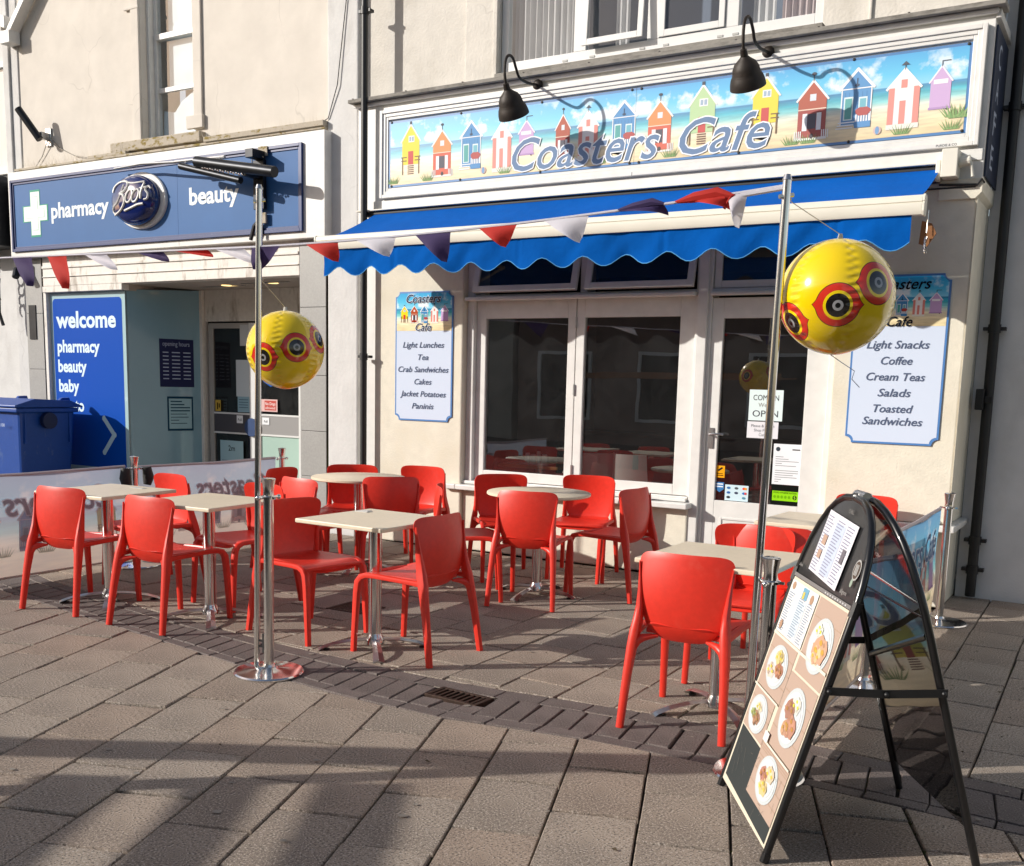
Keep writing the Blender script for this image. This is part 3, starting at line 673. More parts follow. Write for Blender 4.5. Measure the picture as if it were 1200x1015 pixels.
# door
door = obj('door', frame_rect(-2.93, -2.0, .03, 2.20, 7.765, 7.81, .095, .17, .60, .155), M['white'], cafe, bevel=.004)
pane(-2.84, -2.165, .625, 2.05, 7.785, door)
m = frame_rect(-2.78, -2.22, .14, .50, 7.757, 7.765, .018, .018, .018, .018); obj('door_moulding', m, M['white'], door, bevel=.003)
m = MB(); m.box(-2.905, 7.755, 1.04, -2.865, 7.764, 1.20); m.tube([(-2.885, 7.757, 1.15), (-2.885, 7.715, 1.15), (-2.80, 7.71, 1.155), (-2.775, 7.725, 1.15)], .009); m.box(-2.892, 7.7535, 1.065, -2.878, 7.7555, 1.09)
obj('handle', m, M['steel'], door, smooth=True)
m = MB(); m.box(-3.05, 7.60, -.01, -1.96, 7.95, .03); obj('step', m, M['tile_grey'], cafe, bevel=.01)
# the notices stuck on the door glass
nc = Canvas((0, 7.784, 0), (1, 0, 0), (0, 0, 1), (0, -1, 0), .001)
def sheet(x0, x1, z0, z1, c): nc.grp += 1; nc.rect(x0, z0, x1-x0, z1-z0, c, 0)
sheet(-2.60, -2.335, 1.27, 1.505, 'D9E8E8'); nc.text('COME IN', -2.468, 1.425, .06, '333333', 1, 'c', width=.20); nc.text("We're", -2.468, 1.375, .045, '8A8A84', 1, 'c'); nc.text('OPEN', -2.468, 1.30, .07, '3A3A44', 1, 'c', width=.20)
sheet(-2.605, -2.36, 1.135, 1.262, 'DDDDE2')
for i, t in enumerate(('Please & Thank', 'Shop Policy', 'Card')): nc.text(t, -2.48, 1.22-.034*i, .03, '66666E', 1, 'c')
sheet(-2.385, -2.160, .79, 1.10, 'E4E6EA'); nc.ell(-2.35, 1.06, .017, .017, '3B434C', 1); nc.rect(-2.24, 1.055, .06, .009, '444444', 1)
for i in range(11): nc.rect(-2.365, 1.0-.017*i-(.02 if i > 4 else 0), (.06, .10, .18, .05, .16, .18, .18, .14, .17, .05, .03)[i], .004, '80858A', 1)
sheet(-2.385, -2.165, .635, .785, '101310'); nc.rect(-2.375, .665, .20, .075, '8FD31A', 1); nc.text('FOOD HYGIENE RATING', -2.275, .722, .018, '18380A', 2, 'c', width=.18)
for i in range(5): nc.ell(-2.355+.028*i, .695, .010, .012, '6DA90F', 2, 12)
nc.ell(-2.20, .695, .016, .018, '14280A', 2, 14); nc.text('5', -2.2, .684, .032, 'B9F04A', 3, 'c', bold=.01)
sheet(-2.838, -2.765, .81, .905, 'E8A21C'); nc.poly([(-2.825, .87), (-2.79, .895), (-2.78, .885), (-2.815, .86)], '222222', 1); nc.rect(-2.83, .825, .055, .006, '33250A', 1); nc.rect(-2.83, .84, .05, .005, '33250A', 1)
nc.grp += 1; nc.poly([(-2.84, .775), (-2.765, .775), (-2.765, .72), (-2.80, .695), (-2.84, .72)], '3F78B0', 1); nc.rect(-2.832, .755, .06, .01, 'DDE8F2', 2); nc.rect(-2.832, .735, .06, .01, 'DDE8F2', 2)
sheet(-2.755, -2.565, .635, .76, 'C9DFE8')
for (a, b, c) in ((0, 0, '3B6FA8'), (1, 0, '555A60'), (2, 0, 'D8453A'), (0, 1, '2B62A8'), (1, 1, '444A60'), (2, 1, '2F74C0'), (0, 2, '30343A'), (2, 2, '5A8AA0')): nc.ell(-2.725+.063*a, .735-.037*b, .016, .010, c, 1, 10)
nc.ell(-2.587, .735, .010, .010, 'E8A030', 2, 10); nc.ell(-2.587, .698, .010, .010, 'D84A40', 2, 10)
nc.build('notice', door, M['print_matt'])
# upper floor windows, four lights with curtains
uw = obj('upper_window', frame_rect(-4.945, -2.225, 4.105, 5.44, 7.80, 7.86, .07, .06, .085, .06), M['upvc'], cafe, bevel=.004)
m = MB()
for x0, x1 in ((-4.25, -4.14), (-3.60, -3.50), (-2.96, -2.86)): m.box(x0, 7.80, 4.19, x1, 7.86, 5.38)
objs('mullion', m, M['upvc'], uw, bevel=.003)
for i, (x0, x1) in enumerate(((-4.875, -4.25), (-4.14, -3.60), (-3.50, -2.96), (-2.86, -2.285))):
    y = 7.825
    if i in (1, 2):
        s0 = frame_rect(x0+.005, x1-.005, 4.195, 5.37, 7.785, 7.80, .045, .045, .05, .05)
        if i == 1:
            rot = Matrix.Rotation(R(-3.5), 3, 'X'); pv = Vector((0, 7.8, 5.37)); s0.v = [tuple(rot @ (Vector(v)-pv)+pv) for v in s0.v]
        obj('sash', s0, M['upvc'], uw, bevel=.003)
    pane(x0, x1, 4.19, 5.38, y, uw, 'glass_up')
m = MB()
for (x0, x1) in ((-4.87, -4.27), (-3.92, -3.80), (-2.78, -2.60)):
    n = int((x1-x0)/.012); pts = [(x0+(x1-x0)*i/n, 7.90+.018*math.sin(i*1.3)+.008*math.sin(i*.37)) for i in range(n+1)]
    m.add([(a, b, z) for z in (4.12, 5.4) for a, b in pts], [(i, i+1, n+2+i, n+1+i) for i in range(n)])
obj('curtain', m, M['curtain'], uw, smooth=True)
m = MB()
for (x0, x1) in ((-2.56, -2.30),):
    n = 22; pts = [(x0+(x1-x0)*i/n, 7.90+.02*math.sin(i*1.5)) for i in range(n+1)]
    m.add([(a, b, z) for z in (4.12, 5.4) for a, b in pts], [(i, i+1, n+2+i, n+1+i) for i in range(n)])
c_ = obj('curtain', m, M['curtain_pink'], uw, smooth=True); c_['label'] = 'pinkish striped curtain in the right light'
m = MB(); m.box(-4.95, 8.6, 4.0, -2.2, 8.62, 5.5); m.box(-4.95, 8.2, 4.08, -2.2, 8.6, 4.1); obj('upper_room', m, mat('room_grey', lin('6B7686'), .9, noise=(2, .1)), cafe)
m = MB()
for x0 in (-4.35, -4.10, -3.66, -3.46, -3.02, -2.9): m.box(x0, 7.795, 4.125, x0+.045, 7.7995, 4.14)
objs('drain_cover', m, mat('grey_cap', lin('A9A9A6'), .5), uw)
# interior seen through the glass
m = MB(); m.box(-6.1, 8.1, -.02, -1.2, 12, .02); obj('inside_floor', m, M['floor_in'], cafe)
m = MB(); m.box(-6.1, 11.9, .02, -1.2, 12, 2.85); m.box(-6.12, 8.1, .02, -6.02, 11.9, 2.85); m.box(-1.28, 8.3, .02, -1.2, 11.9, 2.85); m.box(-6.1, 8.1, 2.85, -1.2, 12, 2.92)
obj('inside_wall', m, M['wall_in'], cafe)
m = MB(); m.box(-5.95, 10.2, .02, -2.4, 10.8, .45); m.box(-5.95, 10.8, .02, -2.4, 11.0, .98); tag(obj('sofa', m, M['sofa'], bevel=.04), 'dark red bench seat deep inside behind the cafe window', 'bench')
t = thing('cafe_table', 'oak topped table just inside the left cafe window holding condiments', 'table', (-4.8, 8.38, 0))
m = MB(); m.box(-5.12, 8.17, .735, -4.48, 8.6, .765); obj('table_top', m, M['wood'], t, bevel=.004)
m = MB(); m.tube([(-4.8, 8.38, .02), (-4.8, 8.38, .735)], .03); obj('column', m, M['steel'], t)
t = thing('condiment_tray', 'white tray of small white jars and sachets on the oak table inside the window', 'condiment tray', (-4.78, 8.3, .765))
m = MB(); m.box(-4.93, 8.24, .766, -4.63, 8.38, .778); obj('tray', m, M['white_plastic'], t, bevel=.003)
for x, hh, rr in ((-4.88, .09, .024), (-4.82, .08, .03), (-4.76, .11, .022), (-4.70, .085, .028)):
    m = MB(); m.lathe([(rr, .778), (rr, .778+hh*.8), (rr*.8, .778+hh), (0.001, .778+hh)], (x, 8.31, 0), 14); obj('jar', m, M['white_plastic'], t, smooth=True)
def inner_chair(x, y, rz, label):
    t = thing('shell_chair', label, 'chair', (x, y, 0), 'white shell chairs inside the cafe'); t.rotation_euler = (0, 0, rz)
    def sh(u, v): return (u*.23*(1-.1*v), .20-.06*u*u*0+(-.0 if v > -.2 else .0)-.16*abs(u)**2, .47+(v+1)*.21)
    m = MB(); m.shell(sh, 10, 8, .01); m.v = [(a+x, b+y, c) for a, b, c in m.v]; obj('backrest', m, M['white_plastic'], t, smooth=True)
    m = MB(); m.box(x-.2, y-.2, .44, x+.2, y+.2, .46); obj('seat', m, M['white_plastic'], t, bevel=.02)
    for sx in (-1, 1):
        for sy in (-1, 1):
            m = MB(); m.tube([(x+sx*.2, y+sy*.2, .02), (x+sx*.14, y+sy*.14, .44)], .012, 6); obj('leg', m, M['wood'], t)
inner_chair(-4.36, 8.65, R(200), 'white shell chair inside, seen at the left edge of the right cafe window pane')
inner_chair(-4.0, 8.75, R(160), 'white shell chair inside, nearer the middle of the right cafe window pane')
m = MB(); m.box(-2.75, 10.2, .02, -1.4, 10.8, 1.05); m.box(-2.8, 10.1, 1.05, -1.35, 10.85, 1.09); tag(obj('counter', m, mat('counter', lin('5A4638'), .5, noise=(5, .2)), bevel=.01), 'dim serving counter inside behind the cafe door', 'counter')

# side return with upright lettering
m = MB(); m.box(-1.058, 7.70, 2.95, -1.045, 8.27, 3.90); sp_ = tag(obj('side_sign', m, M['navy'], bevel=.003), 'tall narrow navy board lettered CAFE on the right end of the cafe fascia', 'sign')
sc_ = Canvas((-1.045, 7.72, 2.97), (0, 1, 0), (0, 0, 1), (1, 0, 0))
for i, ch in enumerate('CAFE'): sc_.text(ch, .17, .70-.215*i, .22, 'AEB7C8', 1, 'c', width=.12, bold=.01)
sc_.build('lettering', sp_)

# painted fascia sign
sign = thing('cafe_sign', 'long seaside sign of painted beach huts reading Coasters Cafe across the fascia', 'sign', (-3.6, 7.65, 3.2))
m = MB()
for (a, b, d) in ((0, .03, 7.628), (.03, .06, 7.64), (.06, .085, 7.648)):
    x0, x1, z0, z1 = -6.12+a, -1.10-a, 3.14+a, 3.90-a; x2, x3, z2, z3 = -6.12+b, -1.10-b, 3.14+b, 3.90-b
    m.box(x0, d, z0, x2, 7.669, z1); m.box(x3, d, z0, x1, 7.669, z1); m.box(x2, d, z0, x3, 7.669, z2); m.box(x2, d, z3, x3, 7.669, z1)
obj('sign_frame', m, M['white'], sign, bevel=.004)
AX0, AX1, AZ0, AZ1 = -6.03, -1.185, 3.23, 3.80
m = MB(); m.box(AX0, 7.655, AZ0, AX1, 7.668, AZ1); obj('backing_board', m, mat('sign_border_blue', lin('5B86B8'), .35, noise=(4, .05)), sign)
m = MB(); m.add([(AX0+.018, 7.654, AZ0+.018), (AX1-.018, 7.654, AZ0+.018), (AX1-.018, 7.654, AZ1-.018), (AX0+.018, 7.654, AZ1-.018)], [(0, 1, 2, 3)])
obj('beach_picture', m, beach_mat('beach_print', 8.8, .4, .14), sign, uv=lambda v: ((v.x-AX0)/(AX1-AX0), (v.z-AZ0)/(AZ1-AZ0)))
cv = Canvas((0, 7.6535, 0), (1, 0, 0), (0, 0, 1), (0, -1, 0), .0005); cv.tint = (lin('DADCE2'), .14)
for k, a, b, z0, z1 in (('yellow', -5.88, -5.69, 3.33, 3.75), ('orange', -5.54, -5.35, 3.30, 3.67), ('blue', -5.24, -5.04, 3.34, 3.71), ('stripe', -4.92, -4.74, 3.30, 3.67), ('lilac', -4.66, -4.52, 3.37, 3.66), ('red', -4.31, -4.18, 3.33, 3.67), ('stripe', -4.10, -3.93, 3.33, 3.67), ('blue', -3.80, -3.60, 3.37, 3.71), ('orange', -3.49, -3.30, 3.32, 3.68), ('green', -3.15, -2.95, 3.33, 3.75), ('yellow', -2.66, -2.47, 3.35, 3.75), ('red', -2.32, -2.12, 3.30, 3.68), ('blue', -2.02, -1.81, 3.35, 3.72), ('stripe', -1.70, -1.50, 3.32, 3.68), ('lilac', -1.43, -1.30, 3.38, 3.67)):
    hut(cv, k, a, b, z0, z1)
for x in (-5.98, -5.60, -4.80, -4.42, -3.9, -3.3, -2.88, -2.36, -2.24, -1.6, -1.28): tuft(cv, x, 3.26, .085)
tuft(cv, -1.235, 3.33, .12); tuft(cv, -1.27, 3.34, .10)
for x in (-5.01, -1.76): cv.ell(x, 3.30, .028, .028, 'D9B8A8', 2, 14); cv.ell(x, 3.30, .014, .027, '6E9CC8', 3, 12)
for t_, x, wd in (('Coasters', -4.72, 1.33), ('Cafe', -3.22, .70)):
    cv.text(t_, x, 3.265, .37, 'F6F8FA', 6, 'l', .32, .032, width=wd); cv.text(t_, x, 3.265, .37, '5A7AA0', 7, 'l', .32, .006, width=wd)
cv.build('sign_print', sign)
m = MB()
for i, x in enumerate((-6.0, -5.25, -4.45, -3.64, -3.56, -2.75, -1.95, -1.21)):
    for z in (3.243, 3.79): m.lathe([(.011, 0), (.009, .004), (.001, .005)], (x, 7.653, z), 8, Matrix.Rotation(R(90), 3, 'X'))
objs('screw_head', m, M['rubber'], sign)
m = MB(); m.box(-3.604, 7.6275, 3.14, -3.600, 7.6279, 3.168); m.box(-3.603, 7.6538, 3.23, -3.601, 7.6541, 3.8); obj('panel_joint', m, M['rubber'], sign)
cv = Canvas((-1.36, 7.6275, 3.147), (1, 0, 0), (0, 0, 1), (0, -1, 0)); cv.text('PURDIE & CO', 0, 0, .022, '55565A', 0); cv.build('maker_mark', sign)

# menu boards on the pilasters
def menu_board(x0, x1, z0, z1, lines, label, dark, sizes):
    t = thing('menu_board', label, 'menu board', ((x0+x1)/2, 7.65, z0), 'menu boards on the cafe pilasters')
    r = .045
    def outline(d):
        a, b, c, e = x0+d, x1-d, z0+d, z1-d; o_ = []
        for (cx, cz, s0) in ((a, c, 90), (b, c, 180), (b, e, 270), (a, e, 0)):
            for k in range(7): an = R(s0-90*k/6); o_.append((cx+r*math.cos(an), cz+r*math.sin(an)))
        return o_
    m = MB(); m.prism([(a, 7.659, c) for a, c in outline(0)], (0, -.009, 0)); obj('board', m, mat('board_edge_blue', lin('4E7FBC'), .4), t)
    cv = Canvas((0, 7.65, 0), (1, 0, 0), (0, 0, 1), (0, -1, 0), .0008)
    cv.poly(outline(.014), 'CBD6E8', 0); H = z1-z0; W = x1-x0
    yb = z1-H*.30
    m = MB(); m.add([(x0+.014, 7.6484, yb), (x1-.014, 7.6484, yb), (x1-.014, 7.6484, z1-.06), (x1-.06, 7.6484, z1-.014), (x0+.06, 7.6484, z1-.014), (x0+.014, 7.6484, z1-.06)], [(0, 1, 2, 3, 4, 5)])
    obj('beach_picture', m, beach_mat('board_beach', 1.8), t, uv=lambda v: ((v.x-x0)/W, .1+.9*(v.z-yb)/(H*.30)))
    ww = W*.12
    for i, kd in enumerate(('yellow', 'red', 'blue', 'stripe', 'lilac')):
        q = x0+W*(.10+i*.175); hut(cv, kd, q, q+ww, yb+H*.065, yb+H*.19, 2)
    tc_ = '2E3E58' if not dark else '141A28'
    for (s_, z, wd, sz) in (('Coasters', z1-H*.085, W*.60, .105), ('Cafe', z1-H*.30, W*.27, .095)):
        if not dark: cv.text(s_, (x0+x1)/2, z, sz, 'F0F3F8', 7, 'c', .32, .04, width=wd)
        cv.text(s_, (x0+x1)/2, z, sz, tc_, 8, 'c', .32, .012, width=wd)
    for (s_, fz, fw_) in lines: cv.text(s_, (x0+x1)/2, z1-H*fz, sizes, '56617A', 3, 'c', .25, .012, width=W*fw_)
    cv.build('print', t, M['print_matt'])
menu_board(-5.937, -5.298, 1.147, 2.305, (('Light Lunches', .43, .72), ('Tea', .525, .18), ('Crab Sandwiches', .62, .88), ('Cakes', .715, .30), ('Jacket Potatoes', .81, .80), ('Paninis', .905, .38)),
           'pale blue menu board listing Light Lunches, Tea and Crab Sandwiches on the left pilaster', False, .072)
menu_board(-1.826, -1.190, 1.145, 2.32, (('Light Snacks', .43, .66), ('Coffee', .525, .33), ('Cream Teas', .62, .62), ('Salads', .715, .35), ('Toasted', .81, .42), ('Sandwiches', .885, .64)),
           'pale blue menu board listing Light Snacks, Coffee and Cream Teas on the right pilaster', True, .078)

# gooseneck lamps
def goose(x, pts, label):
    t = thing('gooseneck_lamp', label, 'wall lamp', (x, 7.63, 3.92), 'gooseneck lamps over the cafe sign')
    m = MB(); m.lathe([(.045, 0), (.045, .012), (.03, .03), (.012, .035)], (x, 7.645, pts[0][1]), 18, Matrix.Rotation(R(90), 3, 'X')); obj('mounting', m, M['lamp'], t, smooth=True)
    # smooth the neck
    P = [Vector((x, 7.64-(7.64-a)*.88, b)) for a, b in pts]; Q = []
    for i in range(len(P)-1):
        p0, p1, p2, p3 = P[max(i-1, 0)], P[i], P[i+1], P[min(i+2, len(P)-1)]
        for k in range(4):
            u = k/4; Q.append(.5*((2*p1)+(p2-p0)*u+(2*p0-5*p1+4*p2-p3)*u*u+(3*p1-p0-3*p2+p3)*u**3))
    Q.append(P[-1]); m = MB(); m.tube(Q, .011, 10); obj('neck', m, M['lamp'], t, smooth=True)
    hd = P[-1]; rot = Matrix.Rotation(R(33), 3, 'X')
    prof = [(.001, .015), (.022, .015), (.026, -.03), (.045, -.05), (.075, -.075), (.092, -.11), (.098, -.145), (.100, -.150), (.112, -.17), (.122, -.205), (.125, -.235), (.119, -.235), (.108, -.17), (.09, -.12), (.04, -.06), (.001, -.05)]
    m = MB(); m.lathe(prof, hd, 28, rot); obj('shade', m, M['lamp'], t, smooth=True)
    m = MB(); m.sphere(hd+rot @ Vector((0, 0, -.12)), .035, 12, 8); obj('bulb', m, M['white_plastic'], t, smooth=True)
goose(-4.484, [(7.64, 3.925), (7.50, 3.905), (7.39, 3.90), (7.297, 3.912), (7.243, 3.965), (7.195, 4.02), (7.138, 4.035), (7.085, 4.01), (7.057, 3.953), (7.057, 3.873), (7.085, 3.80)], 'brown gooseneck lamp over the Coasters half of the sign')
goose(-2.561, [(7.64, 3.915), (7.50, 3.90), (7.40, 3.893), (7.286, 3.91), (7.238, 3.965), (7.165, 4.015), (7.105, 4.02), (7.045, 3.985), (7.02, 3.918), (7.026, 3.84), (7.05, 3.78)], 'brown gooseneck lamp over the Cafe word at the right half of the sign')

# awning
aw = thing('awning', 'blue canvas awning with scalloped valance rolled partly out over the cafe front', 'awning', (-3.7, 7.6, 3.0))
YF = 6.97
m = MB(); n = 60; vs = []
for j in range(7):
    f_ = j/6
    for i in range(n+1):
        x = -6.16+(4.84)*i/n; sag = .012*math.sin(math.pi*f_)*(1+.5*math.sin(i*.55)); vs.append((x, 7.62+(YF+.03-7.62)*f_, 3.0+(2.718-3.0)*f_-sag))
m.add(vs, [(j*(n+1)+i, j*(n+1)+i+1, (j+1)*(n+1)+i+1, (j+1)*(n+1)+i) for j in range(6) for i in range(n)]); obj('canopy', m, mat('blue_canopy_cloth', (.0, .100, .44, 1), .95, noise=(2.2, .10, 300, .06), bump=(9, .4, .02), spec=.12, trans=.03), aw, smooth=True)
m = MB(); n = 260; vs = []; rows = 6
for j in range(rows+1):
    for i in range(n+1):
        x = -6.19+4.84*i/n; s_ = (x+6.19)/.338; sc = .5-.5*math.cos(2*math.pi*s_); sc = sc**1.15
        zb = 2.458-.075*(1-sc)-.008*math.sin(x*1.1); z = 2.618+(zb-2.618)*j/rows
        y = YF-.012+.02*(j/rows)*math.sin(x*5.1)+.012*(j/rows)*math.sin(x*13+1)+.005*math.sin(x*23+j*.9)*math.sin(x*2.3)+(.006 if abs((x*.83) % 1-.5) < .012 else 0)
        vs.append((x, y, z))
m.add(vs, [(j*(n+1)+i, j*(n+1)+i+1, (j+1)*(n+1)+i+1, (j+1)*(n+1)+i) for j in range(rows) for i in range(n)])
obj('valance', m, M['awning'], aw, smooth=True)
m = MB(); ed = vs[rows*(n+1):]; m.tube(ed[::2], .0032, 5); obj('valance_trim', m, mat('trim_pale_blue', lin('4F9AD0'), .8), aw, smooth=True)
m = MB(); m.sweep([(-1.30, YF, 2.705, .055, .03), (-1.29, YF, 2.705, .055, .03)]); 
bar = MB(); prof = [(-.032, -.068), (.028, -.068), (.034, -.05), (.034, .03), (.022, .048), (-.018, .052), (-.034, .040), (-.037, .012), (-.030, .006), (-.041, .0), (-.043, -.045)]
bar.prism([(-6.26, YF+a, 2.674+b) for a, b in prof], (4.97, 0, 0)); obj('front_bar', bar, M['cream_metal'], aw, smooth=True)
m = MB(); m.prism([(-1.288, YF+a*1.1, 2.674+b*1.1) for a, b in prof], (.015, 0, 0)); m.prism([(-6.262, YF+a*1.1, 2.674+b*1.1) for a, b in prof], (-.015, 0, 0)); obj('bar_cap', m, M['cream_metal'], aw, bevel=.003)
m = MB(); m.tube([(-6.28, 7.635, 3.005), (-1.30, 7.635, 3.005)], .022, 14); obj('roller', m, M['rubber'], aw, smooth=True)
m = MB(); m.box(-6.36, 7.59, 3.030, -1.28, 7.668, 3.042); obj('cover_strip', m, M['cream_metal'], aw, bevel=.003)
m = MB(); m.box(-1.30, 7.52, 2.93, -1.20, 7.668, 3.11); m.tube([(-1.20, 7.60, 3.03), (-1.13, 7.60, 3.04)], .035, 14); m.tube([(-1.13, 7.6, 3.03), (-1.11, 7.60, 2.93)], .012, 8); m.box(-1.34, 7.56, 2.92, -1.31, 7.65, 3.05)
obj('end_bracket', m, M['cream_metal'], aw, bevel=.008)
for x0, x1 in ((-5.95, -5.15), (-1.50, -2.30)):
    m = MB(); m.tube([(x0, 7.55, 2.87), (x1, 7.30, 2.78)], .016, 8); m.tube([(x1, 7.30, 2.78), (x0+(.1 if x0 < -3 else -.1), YF+.05, 2.68)], .014, 8); obj('folding_arm', m, M['cream_metal'], aw, smooth=True)
m = MB(); m.tube([(-1.32, 7.63, 2.90), (-1.08, 7.63, 2.885), (-1.055, 7.63, 2.92), (-1.045, 7.66, 2.90)], .008, 6); m.tube([(-1.6, 7.64, 2.88), (-1.09, 7.64, 2.875)], .006, 6)
tag(obj('cable', m, M['gutter'], smooth=True), 'black cable running under the right end of the cafe fascia', 'cable')
t = thing('hook_plate', 'brown wooden plate with wire hooks hanging at the right end of the awning', 'hook plate', (-1.25, 7.02, 2.38))
m = MB(); m.prism([(-1.30, 7.03, 2.58), (-1.24, 7.03, 2.56), (-1.21, 7.03, 2.50), (-1.26, 7.03, 2.42), (-1.31, 7.03, 2.44)], (0, .015, 0)); obj('plate', m, M['plywood'], t)
m = MB(); m.tube([(-1.262, 7.01, 2.64), (-1.262, 7.0, 2.50)], .003, 5)
for k in range(3): m.tube([(-1.262+.01*math.cos(a+k), 7.0+.012*math.sin(a+k), 2.48-.035*a/1.6) for a in (0, .8, 1.6, 2.4, 3.2, 4.0, 4.8)], .003, 5)
obj('wire_hook', m, M['chrome'], t, smooth=True)

# pipes
def pipe(pts, r, label, joints, name='drainpipe'):
    t = thing(name, label, 'drainpipe', (pts[0][0], pts[0][1], 0)); m = MB(); m.tube(pts, r, 14); obj('pipe', m, M['gutter'], t, smooth=True)
    for z in joints:
        m = MB(); m.tube([(pts[0][0], pts[0][1], z-.03), (pts[0][0], pts[0][1], z+.03)], r*1.22, 14); m.box(pts[0][0]-r*2.1, pts[0][1]-.008, z-.012, pts[0][0]+r*2.1, pts[0][1]+r+.02, z+.012); obj('bracket', m, M['gutter'], t, smooth=True)
    return t
pipe([(-6.255, 7.58, .02), (-6.255, 7.58, 7)], .031, 'black drainpipe down the left edge of the cafe front', (1.72, 4.75))
pipe([(-.965, 8.22, .02), (-.965, 8.22, 6.9)], .036, 'black drainpipe in the shaded corner right of the cafe', (.22, .44, 1.98, 3.5))
m = MB(); m.box(-1.04, 8.13, 1.40, -.985, 8.20, 1.55); m.box(-.985, 8.17, 1.45, -.93, 8.2, 1.50); tag(obj('sensor_box', m, M['rubber'], bevel=.006), 'small black box fixed beside the right drainpipe', 'sensor')

# wall right of the café, and the narrow party wall on its left
nb = thing('neighbour_building', 'grey rendered building in shade at the right edge', 'building', (1, 8.4, 0))
m = MB(); m.box(-1.08, 8.30, -.02, 5, 8.7, 7.2); obj('wall', m, M['grey_render'], nb)
m = frame_rect(-.595, .05, 1.36, 1.62, 8.285, 8.299, .012, .012, .012, .012); obj('notice_frame', m, M['rubber'], nb)
pw = thing('party_wall', 'narrow rough white party wall strip between pharmacy and cafe', 'wall', (-6.6, 7.7, 0))
m = MB(); m.box(-6.80, 7.70, -.02, -6.43, 8.2, 7.0); obj('pier', m, M['white_render'], pw, bevel=.015)
m = MB(); m.box(-6.385, 7.69, -.02, -6.20, 8.1, 3.93); m.box(-6.425, 7.75, -.02, -6.386, 8.1, 3.93); obj('strip', m, M['white'], pw, bevel=.006)
m = MB(); m.tube([(-6.55, 7.69, 5.0), (-6.66, 7.68, 4.2), (-6.78, 7.69, 3.92), (-6.95, 7.69, 3.86)], .005, 5); m.tube([(-6.62, 7.69, 5.3), (-6.9, 7.8, 4.5), (-7.2, 7.8, 3.98)], .005, 5)
tag(obj('cable', m, M['gutter'], smooth=True), 'thin loose cable hanging down the white party wall', 'cable')

# ------------------------------------------------------------------ pharmacy building
bt = thing('pharmacy_building', 'peach rendered building with the blue signed pharmacy shopfront on the left', 'building', (-9.2, 7.8, 0))
m = MB(); m.box(-11.60, 7.78, 3.83, -9.48, 8.3, 7.2); m.box(-8.66, 7.78, 3.83, -6.81, 8.3, 7.2); m.box(-9.48, 7.78, 3.83, -8.66, 8.3, 3.92); m.box(-9.48, 7.78, 6.3, -8.66, 8.3, 7.2)
obj('upper_wall', m, M['peach'], bt)
m = MB(); m.box(-9.6, 7.755, 3.99, -9.48, 7.779, 6.3); m.box(-8.66, 7.755, 4.02, -8.54, 7.779, 6.3); m.box(-8.76, 7.74, 4.03, -8.52, 7.779, 4.16); m.box(-9.7, 7.75, 5.33, -9.47, 7.77, 5.36)
objs('window_surround', m, M['peach'], bt, bevel=.006)
m = MB(); m.box(-9.92, 7.70, 3.885, -8.52, 7.82, 3.99); obj('stone_sill', m, M['stone_sill'], bt, bevel=.01)
sw_ = obj('sash_window', frame_rect(-9.44, -8.7, 3.99, 6.2, 7.92, 7.98, .05, .05, .06, .05), M['white'], bt, bevel=.004)
m = MB(); m.box(-9.48, 7.86, 3.99, -9.441, 8.0, 6.3); m.box(-8.7, 7.86, 3.99, -8.661, 8.0, 6.3); m.box(-9.389, 7.90, 5.03, -8.751, 7.97, 5.09); m.box(-9.389, 7.93, 4.50, -8.751, 7.97, 4.55); objs('glazing_bar', m, M['white'], sw_, bevel=.004)
pane(-9.39, -8.75, 4.05, 6.15, 7.945, sw_, 'glass_up')
m = MB(); m.add([(-9.39, 7.985, 4.0), (-8.75, 7.985, 4.0), (-8.75, 7.985, 4.49), (-8.9, 7.985, 4.49), (-9.1, 7.99, 4.40), (-9.2, 7.985, 4.30), (-9.37, 7.985, 4.33)], [tuple(range(7))]); m.add([(-9.28, 7.99, 4.56), (-8.75, 7.99, 4.56), (-8.75, 7.99, 6.1), (-9.28, 7.99, 6.1)], [(0, 1, 2, 3)])
obj('blind', m, mat('pale_blind', lin('BFD0D8'), .8, noise=(4, .12)), sw_)
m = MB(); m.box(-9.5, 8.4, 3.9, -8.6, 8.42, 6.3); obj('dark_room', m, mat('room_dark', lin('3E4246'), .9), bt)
# fascia box
m = MB(); m.box(-11.64, 7.60, 2.83, -6.745, 7.78, 3.80); obj('fascia', m, M['white'], bt, bevel=.006)
m = MB(); m.box(-11.6, 7.66, 3.827, -6.80, 7.779, 3.85); m.box(-8.40, 7.64, 3.85, -6.8, 7.779, 3.90); m.box(-10.25, 7.66, 3.85, -9.62, 7.779, 3.88); obj('fascia_ledge', m, M['stone_sill'], bt, bevel=.004)
m = MB(); m.box(-11.2, 7.70, 2.50, -7.162, 7.86, 2.855); m.box(-11.2, 7.685, 2.70, -7.165, 7.6995, 2.73); m.box(-11.2, 7.685, 2.60, -7.165, 7.6995, 2.61); m.box(-11.22, 7.70, 2.43, -9.80, 7.80, 2.499)
m.box(-11.24, 7.72, .0, -11.185, 7.80, 2.43); m.box(-9.72, 8.62, 0, -9.56, 8.72, 2.5); m.box(-9.55, 8.66, 2.14, -7.98, 8.76, 2.5)
obj('shopfront_trim', m, M['old_white'], bt, bevel=.006)
m = MB(); m.box(-9.8, 7.86, 2.50, -7.16, 8.8, 2.56); m.box(-11.2, 7.80, 2.43, -9.8, 8.8, 2.52); obj('soffit', m, mat('soffit', lin('B5ABA2'), .8, noise=(3, .1)), bt)
for i, (x, y) in enumerate(((-8.75, 8.25), (-8.0, 8.20))):
    m = MB(); m.lathe([(.055, 0), (.055, -.006), (.001, -.007)], (x, y, 2.499), 18); obj('downlight', m, M['glow'], bt)
